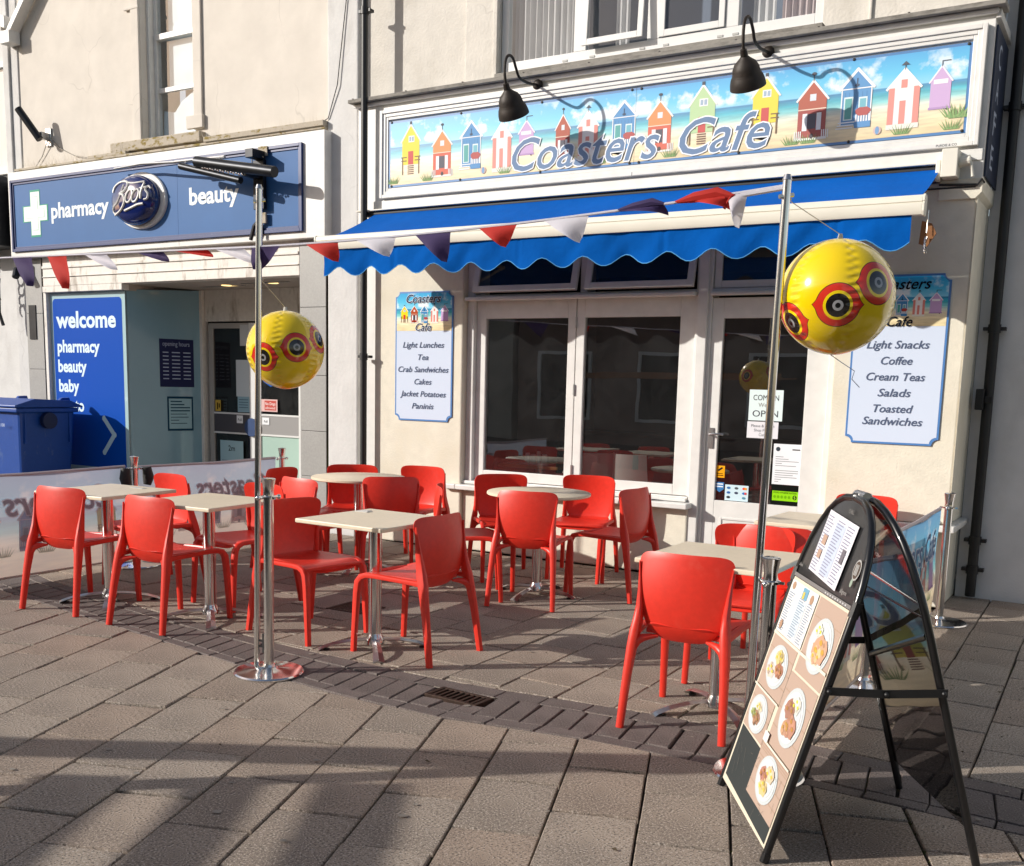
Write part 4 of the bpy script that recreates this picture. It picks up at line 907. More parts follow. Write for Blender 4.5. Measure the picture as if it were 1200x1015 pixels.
m = MB(); m.box(-9.2, 8.3, 2.49, -8.5, 8.31, 2.499); m.box(-8.4, 8.12, 2.49, -7.7, 8.13, 2.499); objs('ceiling_rail', m, M['steel'], bt)
# tiled piers: each tile a piece
pier = obj('pier', MB().box(-7.155, 7.705, -.02, -6.82, 8.7, 2.86), M['joint'], bt); pier2 = obj('pier', MB().box(-11.56, 7.72, -.02, -11.245, 8.2, 2.86), M['joint'], bt)
for k, (z0, z1) in enumerate(((0, .54), (.545, .99), (.995, 1.535), (1.54, 2.19), (2.195, 2.85))):
    for (a, b) in ((-7.155, -6.82), (-11.56, -11.245)):
        m = MB(); m.box(a, 7.695 if a > -8 else 7.71, z0, b, 7.7045 if a > -8 else 7.7195, z1); obj('tile', m, M['tile_grey'], pier if a > -8 else pier2, bevel=.002)
    m = MB(); m.box(-7.162, 7.71, z0, -7.1555, 8.66, z1); obj('tile', m, M['tile_grey'], pier, bevel=.002)
m = MB(); m.box(-11.50, 7.70, 1.89, -11.37, 7.709, 2.29); obj('access_plate', m, M['arm'], bt)
# welcome window
ww = obj('welcome_window', MB().box(-11.18, 7.765, .30, -9.835, 7.775, 2.425), mat('pale_blue_vinyl', lin('A9C6CC'), .25, coat=.4, noise=(2, .04)), bt)
cv = Canvas((0, 7.765, 0), (1, 0, 0), (0, 0, 1), (0, -1, 0), .0008)
def rrect(x0, z0, x1, z1, r, c, L):
    o_ = []
    for (cx, cz, s0) in ((x0+r, z0+r, 180), (x1-r, z0+r, 270), (x1-r, z1-r, 0), (x0+r, z1-r, 90)):
        for k in range(6): an = R(s0+90*k/5); o_.append((cx+r*math.cos(an), cz+r*math.sin(an)))
    cv.poly(o_, c, L)
rrect(-11.13, .42, -9.89, 2.36, .05, '004AAE', 0)
for s_, z, x1, sz in (('welcome', 2.03, -10.01, .235), ('pharmacy', 1.745, -10.305, .18), ('beauty', 1.515, -10.55, .18), ('baby', 1.285, -10.70, .18), ('photo', 1.06, -10.62, .18)):
    cv.text(s_, -11.06, z, sz*1.1, 'D8ECF4', 1, 'l', 0, .032, width=x1+11.06)
cv.line([(-10.26, .99), (-10.08, .80)], .06, 'BFDCE6', 1); cv.line([(-10.08, .815), (-10.27, .60)], .06, 'BFDCE6', 2)
for p in ((-10.26, .99), (-10.08, .808), (-10.27, .60)): cv.ell(p[0], p[1], .033, .033, 'BFDCE6', 3, 14)
cv.build('vinyl_print', ww)
m = MB(); m.box(-11.2, 7.74, .22, -9.82, 7.80, .30); m.box(-11.2, 7.76, -.02, -9.82, 7.8, .22); obj('window_base', m, mat('dark_stone', lin('55504B'), .6, noise=(20, .2)), bt, bevel=.006)
# angled return pane
A = Vector((-9.835, 7.77, 0)); B = Vector((-9.60, 8.62, 0)); dv = (B-A).normalized(); nn = Vector((dv.y, -dv.x, 0))
m = MB(); m.add([A+Vector((0, 0, .3)), B+Vector((0, 0, .3)), B+Vector((0, 0, 2.49)), A+Vector((0, 0, 2.44))], [(0, 1, 2, 3)]); rp = obj('return_pane', m, M['film'], bt)
m = MB(); m.prism([A, B, B-nn*.03, A-nn*.03], (0, 0, .3)); m.prism([A+Vector((0, 0, .3)), A+dv*.02+Vector((0, 0, .3)), A+dv*.02-nn*.02+Vector((0, 0, .3)), A-nn*.02+Vector((0, 0, .3))], (0, 0, 2.12)); obj('return_base', m, M['steel'], bt)
cv = Canvas(A, dv, (0, 0, 1), nn, .001)
cv.rect(.38, 1.37, .42, .55, '2B2F52', 0); cv.text('opening hours', .42, 1.84, .075, 'A9B4CC', 1, 'l', width=.33)
for i in range(8):
    for q, ln in ((.42, .07), (.53, .10), (.67, .09)): cv.rect(q, 1.76-.043*i, ln, .012, 'A9B4CC', 1)
cv.grp += 1; cv.rect(.46, .86, .32, .40, '1E4258', 0); cv.rect(.48, .885, .28, .35, '9FC0C8', 1)
for i, ln in enumerate((.14, .17, .24, .24, .2, .22, .1, .2)): cv.rect(.50, 1.195-.036*i, ln, .014 if i < 4 else .008, '2D4E60', 2)
cv.build('poster', rp, M['print_matt'])
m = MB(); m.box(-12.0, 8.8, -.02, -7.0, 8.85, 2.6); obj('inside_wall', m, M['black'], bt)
# entrance doors
ed_ = obj('entrance_door', frame_rect(-9.50, -8.76, .02, 2.12, 8.66, 8.70, .07, .075, .08, .06), mat('door_grey', lin('A8A49E'), .5), bt, bevel=.003)
ed2 = obj('entrance_door', frame_rect(-8.72, -8.02, .02, 2.12, 8.66, 8.70, .05, .06, .08, .04), M['upvc'], bt, bevel=.003)
m = MB(); m.box(-9.43, 8.665, .86, -8.83, 8.695, 1.07); obj('push_panel', m, mat('panel_dark', lin('46444A'), .5), ed_)
m = MB(); m.box(-9.43, 8.66, .84, -8.83, 8.70, .86); m.box(-9.43, 8.66, 1.07, -8.83, 8.70, 1.09); m.box(-8.835, 8.655, .02, -8.72, 8.66, 2.12); objs('rail', m, M['upvc'], ed_)
m = MB(); m.box(-8.67, 8.665, .86, -8.08, 8.695, 1.07); obj('push_panel', m, mat('panel_grey', lin('8D8B8A'), .5), ed2)
m = MB(); m.box(-8.67, 8.66, .84, -8.08, 8.70, .86); m.box(-8.67, 8.66, 1.07, -8.08, 8.70, 1.09); objs('rail', m, M['upvc'], ed2)
pane(-9.43, -8.83, 1.09, 2.06, 8.68, ed_, 'glass_dark'); pane(-9.43, -8.83, .1, .84, 8.68, ed_, 'glass_dark'); pane(-8.67, -8.08, 1.09, 2.08, 8.68, ed2, 'glass_dark')
m = MB(); m.box(-8.67, 8.675, .1, -8.08, 8.685, .84); obj('kick_panel', m, mat('mint_panel', lin('A9C4B8'), .3, noise=(2, .05)), ed2)
m = MB()
m.lathe([(.001, 0), (.105, 0), (.105, .02), (.001, .02)], (-8.79, 8.65, .93), 28, Matrix.Rotation(R(90), 3, 'X')); obj('round_handle', m, mat('handle_navy', lin('24406E'), .4, noise=(12, .15)), ed_)
cv = Canvas((0, 8.66, 0), (1, 0, 0), (0, 0, 1), (0, -1, 0), .001)
cv.rect(-9.05, 1.28, .21, .42, 'C3CDD2', 0); cv.grp += 1; cv.rect(-9.03, 1.10, .19, .18, '8FB0BE', 0); [cv.rect(-9.01, 1.24-.03*i, .15, .008, '4E6C7C', 1) for i in range(4)]; cv.grp += 1; cv.rect(-8.98, 1.86, .14, .24, 'C0C4C6', 0)

cv.grp += 1; cv.rect(-9.40, 1.10, .09, .13, 'C7A64A', 0); cv.rect(-9.375, 1.12, .02, .08, '3A2E10', 1); cv.rect(-9.345, 1.14, .02, .05, '3A2E10', 1)
cv.grp += 1; cv.rect(-9.33, .36, .38, .40, 'A6C6CE', 0); cv.rect(-9.30, .52, .32, .006, '5A7884', 1); cv.text('2m', -9.14, .64, .09, '26343C', 1, 'c', bold=.01)
for i in range(4): cv.ell(-9.28+.09*i, .44, .022, .035, '26343C', 1, 7, .3)
cv.grp += 1; cv.rect(-9.05, .97, .10, .09, 'E6E8EA', 0); cv.text('Pull', -9.0, .995, .045, '222222', 1, 'c'); cv.grp += 1; cv.rect(-8.64, .97, .11, .08, 'E6E8EA', 0); cv.text('Pull', -8.585, .993, .04, '222222', 1, 'c')
cv.grp += 1; cv.rect(-8.66, 1.12, .26, .14, 'D9B8B4', 0); cv.rect(-8.60, 1.135, .18, .11, 'C05A52', 1); cv.text('No Dogs', -8.51, 1.195, .045, 'F4E4E0', 2, 'c', bold=.01, width=.16); cv.text('allowed', -8.51, 1.15, .04, 'F4E4E0', 2, 'c', width=.15)
cv.grp += 1; cv.poly([(-8.67, 1.60), (-8.08, 1.60), (-8.08, 1.44), (-8.40, 1.44), (-8.50, 1.40), (-8.62, 1.46)], '1C5FB4', 0); cv.rect(-8.52, 1.435, .44, .028, '7EC2E2', 1)
cv.build('notice', ed_, M['print_matt'])

# pharmacy sign
bs = thing('pharmacy_sign', 'blue shop sign reading pharmacy and beauty around a navy oval Boots logo', 'sign', (-9.4, 7.6, 2.9))
m = MB()
for a, b, d in ((0, .03, 7.572), (.03, .055, 7.585)):
    x0, x1, z0, z1 = -11.575+a, -7.01-a, 2.895+a, 3.705-a; x2, x3, z2, z3 = -11.575+b, -7.01-b, 2.895+b, 3.705-b
    m.box(x0, d, z0, x2, 7.5995, z1); m.box(x3, d, z0, x1, 7.5995, z1); m.box(x2, d, z0, x3, 7.5995, z2); m.box(x2, d, z3, x3, 7.5995, z1)
obj('sign_frame', m, M['boots_navy'], bs, bevel=.003)
m = MB(); m.box(-11.52, 7.594, 2.95, -8.745, 7.5996, 3.65); m.box(-8.742, 7.594, 2.95, -7.065, 7.5996, 3.65); obj('sign_panel', m, M['boots_blue'], bs)
m = MB(); m.box(-8.7445, 7.599, 2.84, -8.7425, 7.5992, 3.79); obj('panel_joint', m, M['rubber'], bs)
cv = Canvas((0, 7.594, 0), (1, 0, 0), (0, 0, 1), (0, -1, 0), .001)
cv.text('pharmacy', -10.83, 3.24, .235, 'E9F0F4', 1, 'l', 0, .030, width=.985); cv.grp = 1; cv.text('beauty', -8.56, 3.24, .235, 'E9F0F4', 1, 'l', 0, .030, width=.69)
cv.grp = 2
def cross(cx, cz, s_, t_, c, L): cv.rect(cx-t_/2, cz-s_*1.12, t_, s_*2.24, c, L); cv.rect(cx-s_, cz-t_/2, s_-t_/2, t_, c, L); cv.rect(cx+t_/2, cz-t_/2, s_-t_/2, t_, c, L)
cross(-11.13, 3.31, .235, .185, '4E9E86', 1); cross(-11.13, 3.31, .215, .165, 'EAF4EE', 2); cross(-11.13, 3.31, .17, .10, 'C7E2D4', 3); cross(-11.13, 3.31, .16, .088, 'F2F8F4', 4)
cv.build('lettering', bs)
m = MB(); m.lathe([(.001, .03), (.385, .03), (.395, .02), (.395, 0)], (-9.285, 7.594, 3.325), 48, Matrix.Rotation(R(90), 3, 'X') @ Matrix.Diagonal(Vector((1, .74, 1)))); obj('white_oval', m, M['white'], bs, smooth=True)
m = MB(); m.lathe([(.001, .15), (.12, .146), (.24, .128), (.32, .09), (.345, .04), (.345, 0)], (-9.315, 7.565, 3.325), 48, Matrix.Rotation(R(90), 3, 'X') @ Matrix.Diagonal(Vector((1, .74, 1)))); obj('logo_oval', m, M['oval_navy'], bs, smooth=True)
# the script wordmark drawn as pen strokes lying on the oval
def ribbon(mb, pts, wd):
    Q = []
    for i in range(len(pts)-1):
        p0, p1, p2, p3 = (Vector(pts[max(i-1, 0)]), Vector(pts[i]), Vector(pts[i+1]), Vector(pts[min(i+2, len(pts)-1)]))
        for k in range(6):
            u = k/6; Q.append(.5*((2*p1)+(p2-p0)*u+(2*p0-5*p1+4*p2-p3)*u*u+(3*p1-p0-3*p2+p3)*u**3))
    Q.append(Vector(pts[-1]))
    def dome(q):
        q = q*1.13
        rr = math.hypot(q.x, q.y/.74); h_ = .15-.55*rr*rr*.9 if rr < .3 else .15-.55*rr*rr; return Vector((-9.315+q.x, 7.565-h_-.004, 3.325+q.y))
    mb.tube([dome(q) for q in Q], wd, 6)
m = MB()
ribbon(m, [(-.20, -.13), (-.24, -.10), (-.22, -.06), (-.14, -.02), (-.08, .06), (-.05, .13)], .011)
ribbon(m, [(-.22, .07), (-.20, .12), (-.12, .155), (-.02, .155), (.01, .115), (-.03, .07), (-.10, .05)], .013)
ribbon(m, [(-.10, .05), (-.04, .03), (-.03, -.03), (-.09, -.09), (-.17, -.12), (-.22, -.13)], .014)
for cx, r_ in ((.035, .040), (.115, .038)):
    ribbon(m, [(cx+r_*math.cos(a)+.02*math.sin(a), .02+.055*math.sin(a)) for a in [i*6.2832/10 for i in range(11)]], .011)
ribbon(m, [(.175, -.01), (.18, .05), (.205, .13)], .012); ribbon(m, [(.16, .085), (.24, .095)], .009)
ribbon(m, [(.275, .08), (.25, .10), (.225, .07), (.255, .03), (.245, -.01), (.21, -.02)], .011)
ribbon(m, [(.00, .145), (.08, .135), (.20, .145)], .010); ribbon(m, [(-.04, -.105), (.05, -.085), (.14, -.06), (.20, -.055)], .014)
obj('script_wordmark', m, M['white'], bs, smooth=True)

# bird spikes along both ledges of the pharmacy fascia
m = MB()
for i in range(620):
    x = -11.55+4.7*random.random(); 
    if -9.62 < x < -8.44: continue
    a = random.uniform(-.05, .05); b = random.uniform(-.05, .02); hh = random.uniform(.08, .17); y = 7.70
    m.add([(x-.0022, y, 3.85), (x+.0022, y, 3.85), (x+a, y+b, 3.85+hh)], [(0, 1, 2)])
tag(obj('bird_spikes', m, mat('spike_plastic', lin('C9C1B4'), .6), kind='stuff'), 'fine pale bird spikes along the ledge above the pharmacy sign', 'bird spikes')
# floodlight tube with its cable
t = thing('floodlight', 'slim grey floodlight tube angled up on a bracket above the pharmacy sign', 'floodlight', (-11.07, 7.77, 4.17))
m = MB(); m.box(-11.13, 7.76, 4.08, -11.03, 7.779, 4.28); m.box(-11.10, 7.66, 4.14, -11.05, 7.76, 4.22); obj('bracket', m, M['steel'], t, bevel=.004)
m = MB(); m.tube([(-11.06, 7.64, 4.13), (-11.26, 7.52, 4.46)], .042, 14); obj('lamp_tube', m, M['arm'], t, smooth=True)
m = MB(); m.tube([(-11.05, 7.74, 4.15), (-11.2, 7.76, 3.98), (-11.36, 7.76, 3.85)], .005, 5); m.tube([(-11.03, 7.74, 4.18), (-10.85, 7.76, 4.03), (-10.6, 7.76, 3.93), (-10.3, 7.75, 3.88)], .005, 5); obj('cord', m, mat('grey_cable', lin('8E887E'), .7), t, smooth=True)
# folded projecting arms on the pharmacy sign
t = thing('sign_arm', 'folded dark metal arms with chain bracketed over the word beauty', 'bracket', (-7.53, 7.5, 3.2))
m = MB(); m.box(-7.60, 7.53, 3.12, -7.46, 7.571, 3.58); obj('wall_plate', m, M['arm'], t, bevel=.004)
m = MB(); m.tube([(-7.12, 7.33, 3.40), (-8.16, 7.33, 3.58)], .052, 12); obj('upper_arm', m, M['arm'], t, smooth=True)
m = MB(); m.tube([(-7.57, 7.34, 3.36), (-8.40, 7.34, 3.56)], .034, 10); obj('lower_arm', m, M['arm'], t, smooth=True)
m = MB(); m.tube([(-8.33, 7.36, 3.60), (-9.10, 7.45, 3.66), (-9.60, 7.5, 3.66)], .014, 8); m.tube([(-8.5, 7.36, 3.61), (-7.8, 7.36, 3.60)], .016, 8); obj('thin_rod', m, M['steel'], t, smooth=True)
m = MB(); m.box(-7.56, 7.35, 3.40, -7.50, 7.54, 3.47); m.box(-7.57, 7.40, 3.58, -7.47, 7.57, 3.66); objs('pivot', m, M['arm'], t, bevel=.004)
m = MB()
for i in range(16): m.sphere((-8.05+.035*i, 7.31+.004*(i % 2), 3.505-.0068*i+.006*(i % 2)), .012, 6, 4)
obj('chain', m, M['chrome'], t, smooth=True)
m = MB(); m.box(-7.56, 7.56, 3.62, -7.44, 7.571, 3.71); m.box(-7.55, 7.55, 2.99, -7.46, 7.571, 3.09); m.tube([(-7.46, 7.53, 3.6), (-7.60, 7.52, 3.66), (-7.62, 7.54, 3.55)], .006, 6); obj('junction', m, M['stone_sill'], t, bevel=.004)
m = MB(); m.box(-7.54, 7.56, 2.86, -7.51, 7.571, 3.0); m.tube([(-7.66, 7.55, 2.84), (-7.60, 7.54, 2.97), (-7.56, 7.54, 3.0)], .02, 6); obj('lower_strap', m, M['arm'], t)

# far left: white pilaster, gable bracket and neighbour
lb = thing('left_building', 'white painted building with timber gable bracket at the left edge', 'building', (-12.2, 7.9, 0))
m = MB(); m.box(-14, 8.0, -.02, -11.86, 8.3, 7.0); obj('wall', m, M['white_render'], lb)
m = MB(); m.box(-11.85, 7.74, 2.87, -11.74, 8.2, 7.2); m.box(-11.74, 7.77, 2.70, -11.60, 8.2, 3.83); m.box(-11.74, 7.765, 3.83, -11.60, 8.2, 7.2); m.box(-11.86, 7.78, -.02, -11.57, 8.2, 2.86); obj('pilaster', m, M['white_render'], lb, bevel=.008)
m = MB()
m.prism([(-11.56, 7.64, 5.34), (-11.56, 7.76, 5.34), (-10.95, 7.76, 5.95), (-10.95, 7.64, 5.95)], (-.05, 0, .05)); m.prism([(-12.6, 7.62, 5.72), (-12.6, 7.70, 5.72), (-11.60, 7.70, 5.40), (-11.60, 7.62, 5.40)], (0, 0, .14)); m.box(-11.70, 7.62, 5.24, -11.52, 7.76, 5.38)
obj('gable_bracket', m, M['white'], lb, bevel=.008)
m = frame_rect(-12.9, -12.0, 3.9, 5.2, 7.95, 7.99, .06, .06, .08, .06); f_ = obj('window', m, M['upvc'], lb); pane(-12.84, -12.06, 3.98, 5.14, 7.98, f_, 'glass_up')
m = MB(); m.box(-12.9, 7.6, 3.0, -11.95, 7.99, 3.82); obj('dark_awning_box', m, M['arm'], lb, bevel=.01)
m = MB()
for i in range(6): m.tube([(-11.95+.05*math.cos(a+i)*(1+i*.1), 7.6, 2.35+.12*i+.07*math.sin(a+i)) for a in (0, .9, 1.8, 2.7, 3.6, 4.5)], .012, 6)
m.tube([(-11.88, 7.58, 2.9), (-11.90, 7.58, 2.2), (-11.86, 7.6, 2.05)], .02, 8)
tag(obj('iron_scroll', m, M['gutter'], smooth=True), 'black wrought iron scrolls and wires at the left edge beside the pharmacy sign', 'ironwork')
m = MB(); m.box(-11.60, 7.60, 2.62, -11.48, 7.70, 2.80); m.tube([(-11.54, 7.6, 2.7), (-11.50, 7.55, 2.6)], .04, 10); tag(obj('camera_housing', m, M['arm'], bevel=.005), 'small dark camera under the left end of the pharmacy sign', 'camera')

# wheelie bin
t = thing('wheelie_bin', 'large blue plastic wheeled bin with closed lid beside the welcome window', 'bin', (-11.1, 7.1, 0))
m = MB(); vs = []
for z, d in ((.16, .10), (.20, .07), (1.08, 0)): vs += [(-11.80+d, 6.83+d*.6, z), (-10.45-d, 6.83+d*.6, z), (-10.45-d, 7.52-d*.5, z), (-11.80+d, 7.52-d*.5, z)]
m.add(vs, [(3, 2, 1, 0)]+[(a*4+i, a*4+(i+1) % 4, (a+1)*4+(i+1) % 4, (a+1)*4+i) for a in (0, 1) for i in range(4)]+[(8, 9, 10, 11)]); obj('body', m, M['bin'], t, bevel=.03)
m = MB(); m.box(-11.83, 6.78, 1.06, -10.42, 7.55, 1.11); obj('rim', m, M['bin'], t, bevel=.012)
m = MB(); m.prism([(-11.84, 6.76, 1.115), (-11.84, 6.76, 1.14), (-11.84, 7.0, 1.21), (-11.84, 7.45, 1.19), (-11.84, 7.60, 1.13), (-11.84, 7.60, 1.115)], (1.43, 0, 0)); obj('lid', m, M['bin'], t, bevel=.015)
for x in (-11.5, -10.7):
    m = MB(); m.prism([(x, 7.44, 1.15), (x, 7.62, 1.15), (x, 7.60, 1.22), (x, 7.5, 1.215)], (.05, 0, 0)); obj('hinge', m, M['bin'], t, bevel=.006)
m = MB(); m.tube([(-10.43, 7.15, .97), (-10.37, 7.15, .97)], .09, 18); obj('lifting_stud', m, M['bin_dark'], t, smooth=True)
for y in (6.90, 7.45):
    m = MB(); m.box(-10.475, y-.012, .72, -10.445, y+.012, 1.05); obj('rib', m, M['bin'], t)
for x in (-11.6, -10.62):
    for y in (6.98, 7.36):
        m = MB(); m.tube([(x-.03, y, .08), (x+.03, y, .08)], .08, 16); m.box(x-.045, y-.02, .08, x+.045, y+.02, .17); obj('wheel', m, M['rubber'], t, smooth=True)
cv = Canvas((-11.2, 6.79, .9), (1, 0, 0), (0, 0, 1), (0, -1, 0)); cv.text('1100', .45, 0, .05, 'C8D4E8', 0); cv.build('marking', t)
# ------------------------------------------------------------------ the far side of the street, seen only as reflections
def far_house(x0, x1, h, label, col, nwin):
    t = thing('opposite_house', label, 'building', ((x0+x1)/2, -9.5, 0), 'houses across the street')
    mm = mat('opp', col, .85, noise=(2, .12)); y = -9.0
    m = MB(); m.box(x0, -14, -.01, x1, y, h); obj('wall', m, mm, t)
    m = MB(); m.prism([(x0-.1, -14.2, h), (x0-.1, y+.2, h), (x0-.1, -11.5, h+1.2)], (x1-x0+.2, 0, 0)); obj('roof', m, M['slate'], t)
    for i in range(nwin):
        cx = x0+(x1-x0)*(i+.5)/nwin
        for z0, z1, wd in ((.6, 2.4, .8), (3.6, 5.0, .5)):
            f_ = obj('window', frame_rect(cx-wd, cx+wd, z0, z1, y+.001, y+.06, .08, .08, .08, .08), M['upvc'], t); m = MB(); m.box(cx-wd+.08, y+.001, z0+.08, cx+wd-.08, y+.02, z1-.08); obj('pane', m, M['black'], f_)
far_house(-48, -36, 6.0, 'far grey house across the street behind the camera, leftmost', lin('A9A59E'), 3)
far_house(-35.8, -25, 5.6, 'far dark stone house across the street behind the camera', lin('8F8A82'), 3)
far_house(-24.8, -15, 6.2, 'far cream shop across the street behind the camera', lin('B5AFA2'), 3)
far_house(-14.8, -6, 5.6, 'far brown brick house across the street behind the camera', lin('8A7468'), 3)
far_house(-5.8, 6, 6.4, 'far white house across the street behind the camera, rightmost', lin('BDBBB6'), 3)
# added unseen slatted frame, shaped so its boards shade the paving bottom left
H = 1.7; off = SUN*(H/SUN.z); S0 = Vector((-3.84, 2.33, 0)); E1 = Vector((.86, .51, 0)); E2 = Vector((.50, -.866, 0))
t = thing('slatted_sun_blocker', 'added slatted timber sun stall standing outside the picture at left', 'blocker', (S0.x+off.x, S0.y+off.y, 0))
top = S0+Vector((off.x, off.y, H)); Zv = Vector((0, 0, 1))
m = MB(); m.obox(top+E1*.1, E1, E1.cross(Zv), Zv, 2.75, .085, .05); obj('beam', m, M['plywood'], t)
for s0, s1 in ((-2.3, -1.5), (-1.25, -.82), (-.52, .02), (.34, .64), (.92, 1.16), (1.40, 1.70)):
    L_ = 1.7 if s0 > -1 else 2.2
    if s0 > 1.2: L_ = .9
    m = MB(); m.obox(top+E1*(s0+s1)/2+E2*(L_/2+.28), E1, E2, Zv, (s1-s0)/2, L_/2, .015); obj('slat', m, M['plywood'], t)
for s0, e in ((-2.4, 0), (2.7, 0), (-2.4, 2.4)):
    b = top+E1*s0+E2*e; m = MB(); m.tube([(b.x, b.y, 0), (b.x, b.y, H)], .05, 8); obj('post', m, M['plywood'], t)

# ------------------------------------------------------------------ chairs
def make_chair(label):
    t = thing('chair', label, 'chair', (0, 0, 0), 'red plastic cafe chairs')
    def back(u, v):
        n_ = 7.0 if v > 0 else 3.6; r8 = max(abs(u), abs(v)); rn = (abs(u)**n_+abs(v)**n_)**(1/n_); k = r8/rn if rn > 1e-9 else 1
        pu, pv = u*k, v*k; hw = .198+.030*pv-.004*pv*pv; x = pu*hw; z = .592+pv*.198
        y = -.176-.014*pv-.036*math.cos(1.25*(pv+.18))+1.0*x*x*(.85+.25*pv)+.10*max(0, -pv-.62)**1.5
        return (x, y, z)
    m = MB(); m.shell(back, 26, 26, .009); obj('backrest', m, M['red'], t, smooth=True)
    def seat(u, v):
        n_ = 7; r8 = max(abs(u), abs(v)); rn = (abs(u)**n_+abs(v)**n_)**(1/n_); k = r8/rn if rn > 1e-9 else 1
        pu, pv = u*k, v*k; hw = .192+.014*pv; x = pu*hw; y = .018+pv*.218
        z = .452-.016*(1-pu*pu)*(1-.3*pv)
        if pv > .62: z -= .9*(pv-.62)**2*.30
        if pv < -.80: z += (-.80-pv)**2*.9
        return (x, y, z)
    m = MB(); m.shell(seat, 20, 22, .010); obj('seat', m, M['red'], t, smooth=True)
    for s_ in (-1, 1):
        p = [(.232, -.285, 0, .0155, .017), (.226, -.268, .12, .0165, .019), (.219, -.248, .25, .018, .021), (.211, -.228, .36, .0205, .025), (.2035, -.213, .43, .0215, .029), (.198, -.198, .48, .019, .030), (.196, -.186, .54, .0145, .025), (.200, -.177, .61, .0095, .018), (.207, -.170, .69, .005, .010), (.212, -.168, .74, .0025, .005)]
        m = MB(); m.sweep([(x*s_, y, z, a, b) for x, y, z, a, b in p], 14)
        m.tube([(s_*.213, -.232, .315), (s_*.207, -.226, .355), (s_*.194, -.216, .388), (s_*.170, -.203, .402), (s_*.140, -.186, .408), (s_*.11, -.172, .410)], [.012, .0185, .0215, .0185, .013, .006], 10)
        obj('rear_leg', m, M['red'], t, smooth=True)
        p = [(.197, -.215, .432, .017, .018), (.201, -.13, .437, .016, .015), (.2045, 0, .440, .0155, .0145), (.208, .11, .443, .0155, .015), (.2105, .175, .441, .016, .016), (.212, .212, .428, .0175, .019), (.2135, .233, .40, .0185, .021), (.2145, .242, .34, .0185, .020), (.2165, .250, .22, .0165, .018), (.219, .258, .08, .0155, .016), (.220, .262, 0, .015, .015)]
        m = MB(); m.sweep([(x*s_, y, z, a, b) for x, y, z, a, b in p], 14); obj('front_leg', m, M['red'], t, smooth=True)
    p = [Vector((u*.17, -.150, .428)) for u in [-1+i/6 for i in range(13)]]
    m = MB(); m.tube(p, .013, 8); obj('rear_rail', m, M['red'], t, smooth=True)
    p = [Vector((u*.208, .222+.012*(1-u*u), .428+.006*(1-u*u))) for u in [-1+i/6 for i in range(13)]]
    m = MB(); m.tube(p, .011, 8); obj('front_rail', m, M['red'], t, smooth=True)
    return t
CH = [  # x, y, facing angle, label
 (-5.814, 4.198, 96.9, 'red chair farthest left, back to us, with a wavy cord shadow on its backrest'),
 (-4.994, 4.224, 91.3, 'second red chair from the left in the front row, back to the viewer'),
 (-6.02, 4.93, 262, 'red chair facing us on the far side of the leftmost square table'),
 (-5.06, 4.90, 262, 'red chair facing us behind the second square table, partly hidden by the left tall pole'),
 (-4.14, 4.521, -9, 'red chair turned sideways facing right, directly behind the left pole stanchion'),
 (-3.373, 4.544, 178, 'red chair at the right side of the centre square table, facing left'),
 (-4.02, 5.98, 35, 'red chair with a shadow stripe, left of the single round table near the window'),
 (-4.193, 6.806, -46, 'red chair behind left of the round table by the shop window, facing it'),
 (-3.532, 6.114, 104, 'red chair in front of the round table by the window, its back squarely to us'),
 (-3.20, 6.72, 175, 'red chair at the right side of the round table by the window, seen from behind'),
 (-3.70, 7.20, 285, 'red chair behind right of the round table, against the wall under the right window pane'),
 (-5.70, 6.10, 8, 'dark shaded red chair at the left of the far round table, near the banner end'),
 (-5.165, 5.72, 80, 'bright red chair just in front of the far round table, above the sideways chair'),
 (-5.60, 6.62, -56, 'red chair behind the far round table, its inner back in shade, near the drainpipe'),
 (-4.90, 6.24, 135, 'shaded dark red chair with its back to us behind the centre square table'),
 (-5.17, 6.92, -83, 'red chair against the cream wall below the left menu board'),
 (-1.640, 4.325, 94, 'large red chair nearest the viewer, back to us, left of the right tall pole'),
 (-1.68, 5.13, -85, 'red chair facing us across the right hand square table, low behind its top'),
 (-1.622, 5.50, 96, 'red chair seen from behind between the two right hand square tables'),
 (-1.60, 7.28, -92, 'red chair against the wall right of the door, behind the A-board top'),
]
c0 = make_chair(CH[0][3])
for i, (x, y, a, lab) in enumerate(CH):
    rz = R(a-90)
    if i == 0: c0.location = (x, y, 0); c0.rotation_euler = (0, 0, rz)
    else: dup(c0, (x, y, 0), rz, lab)

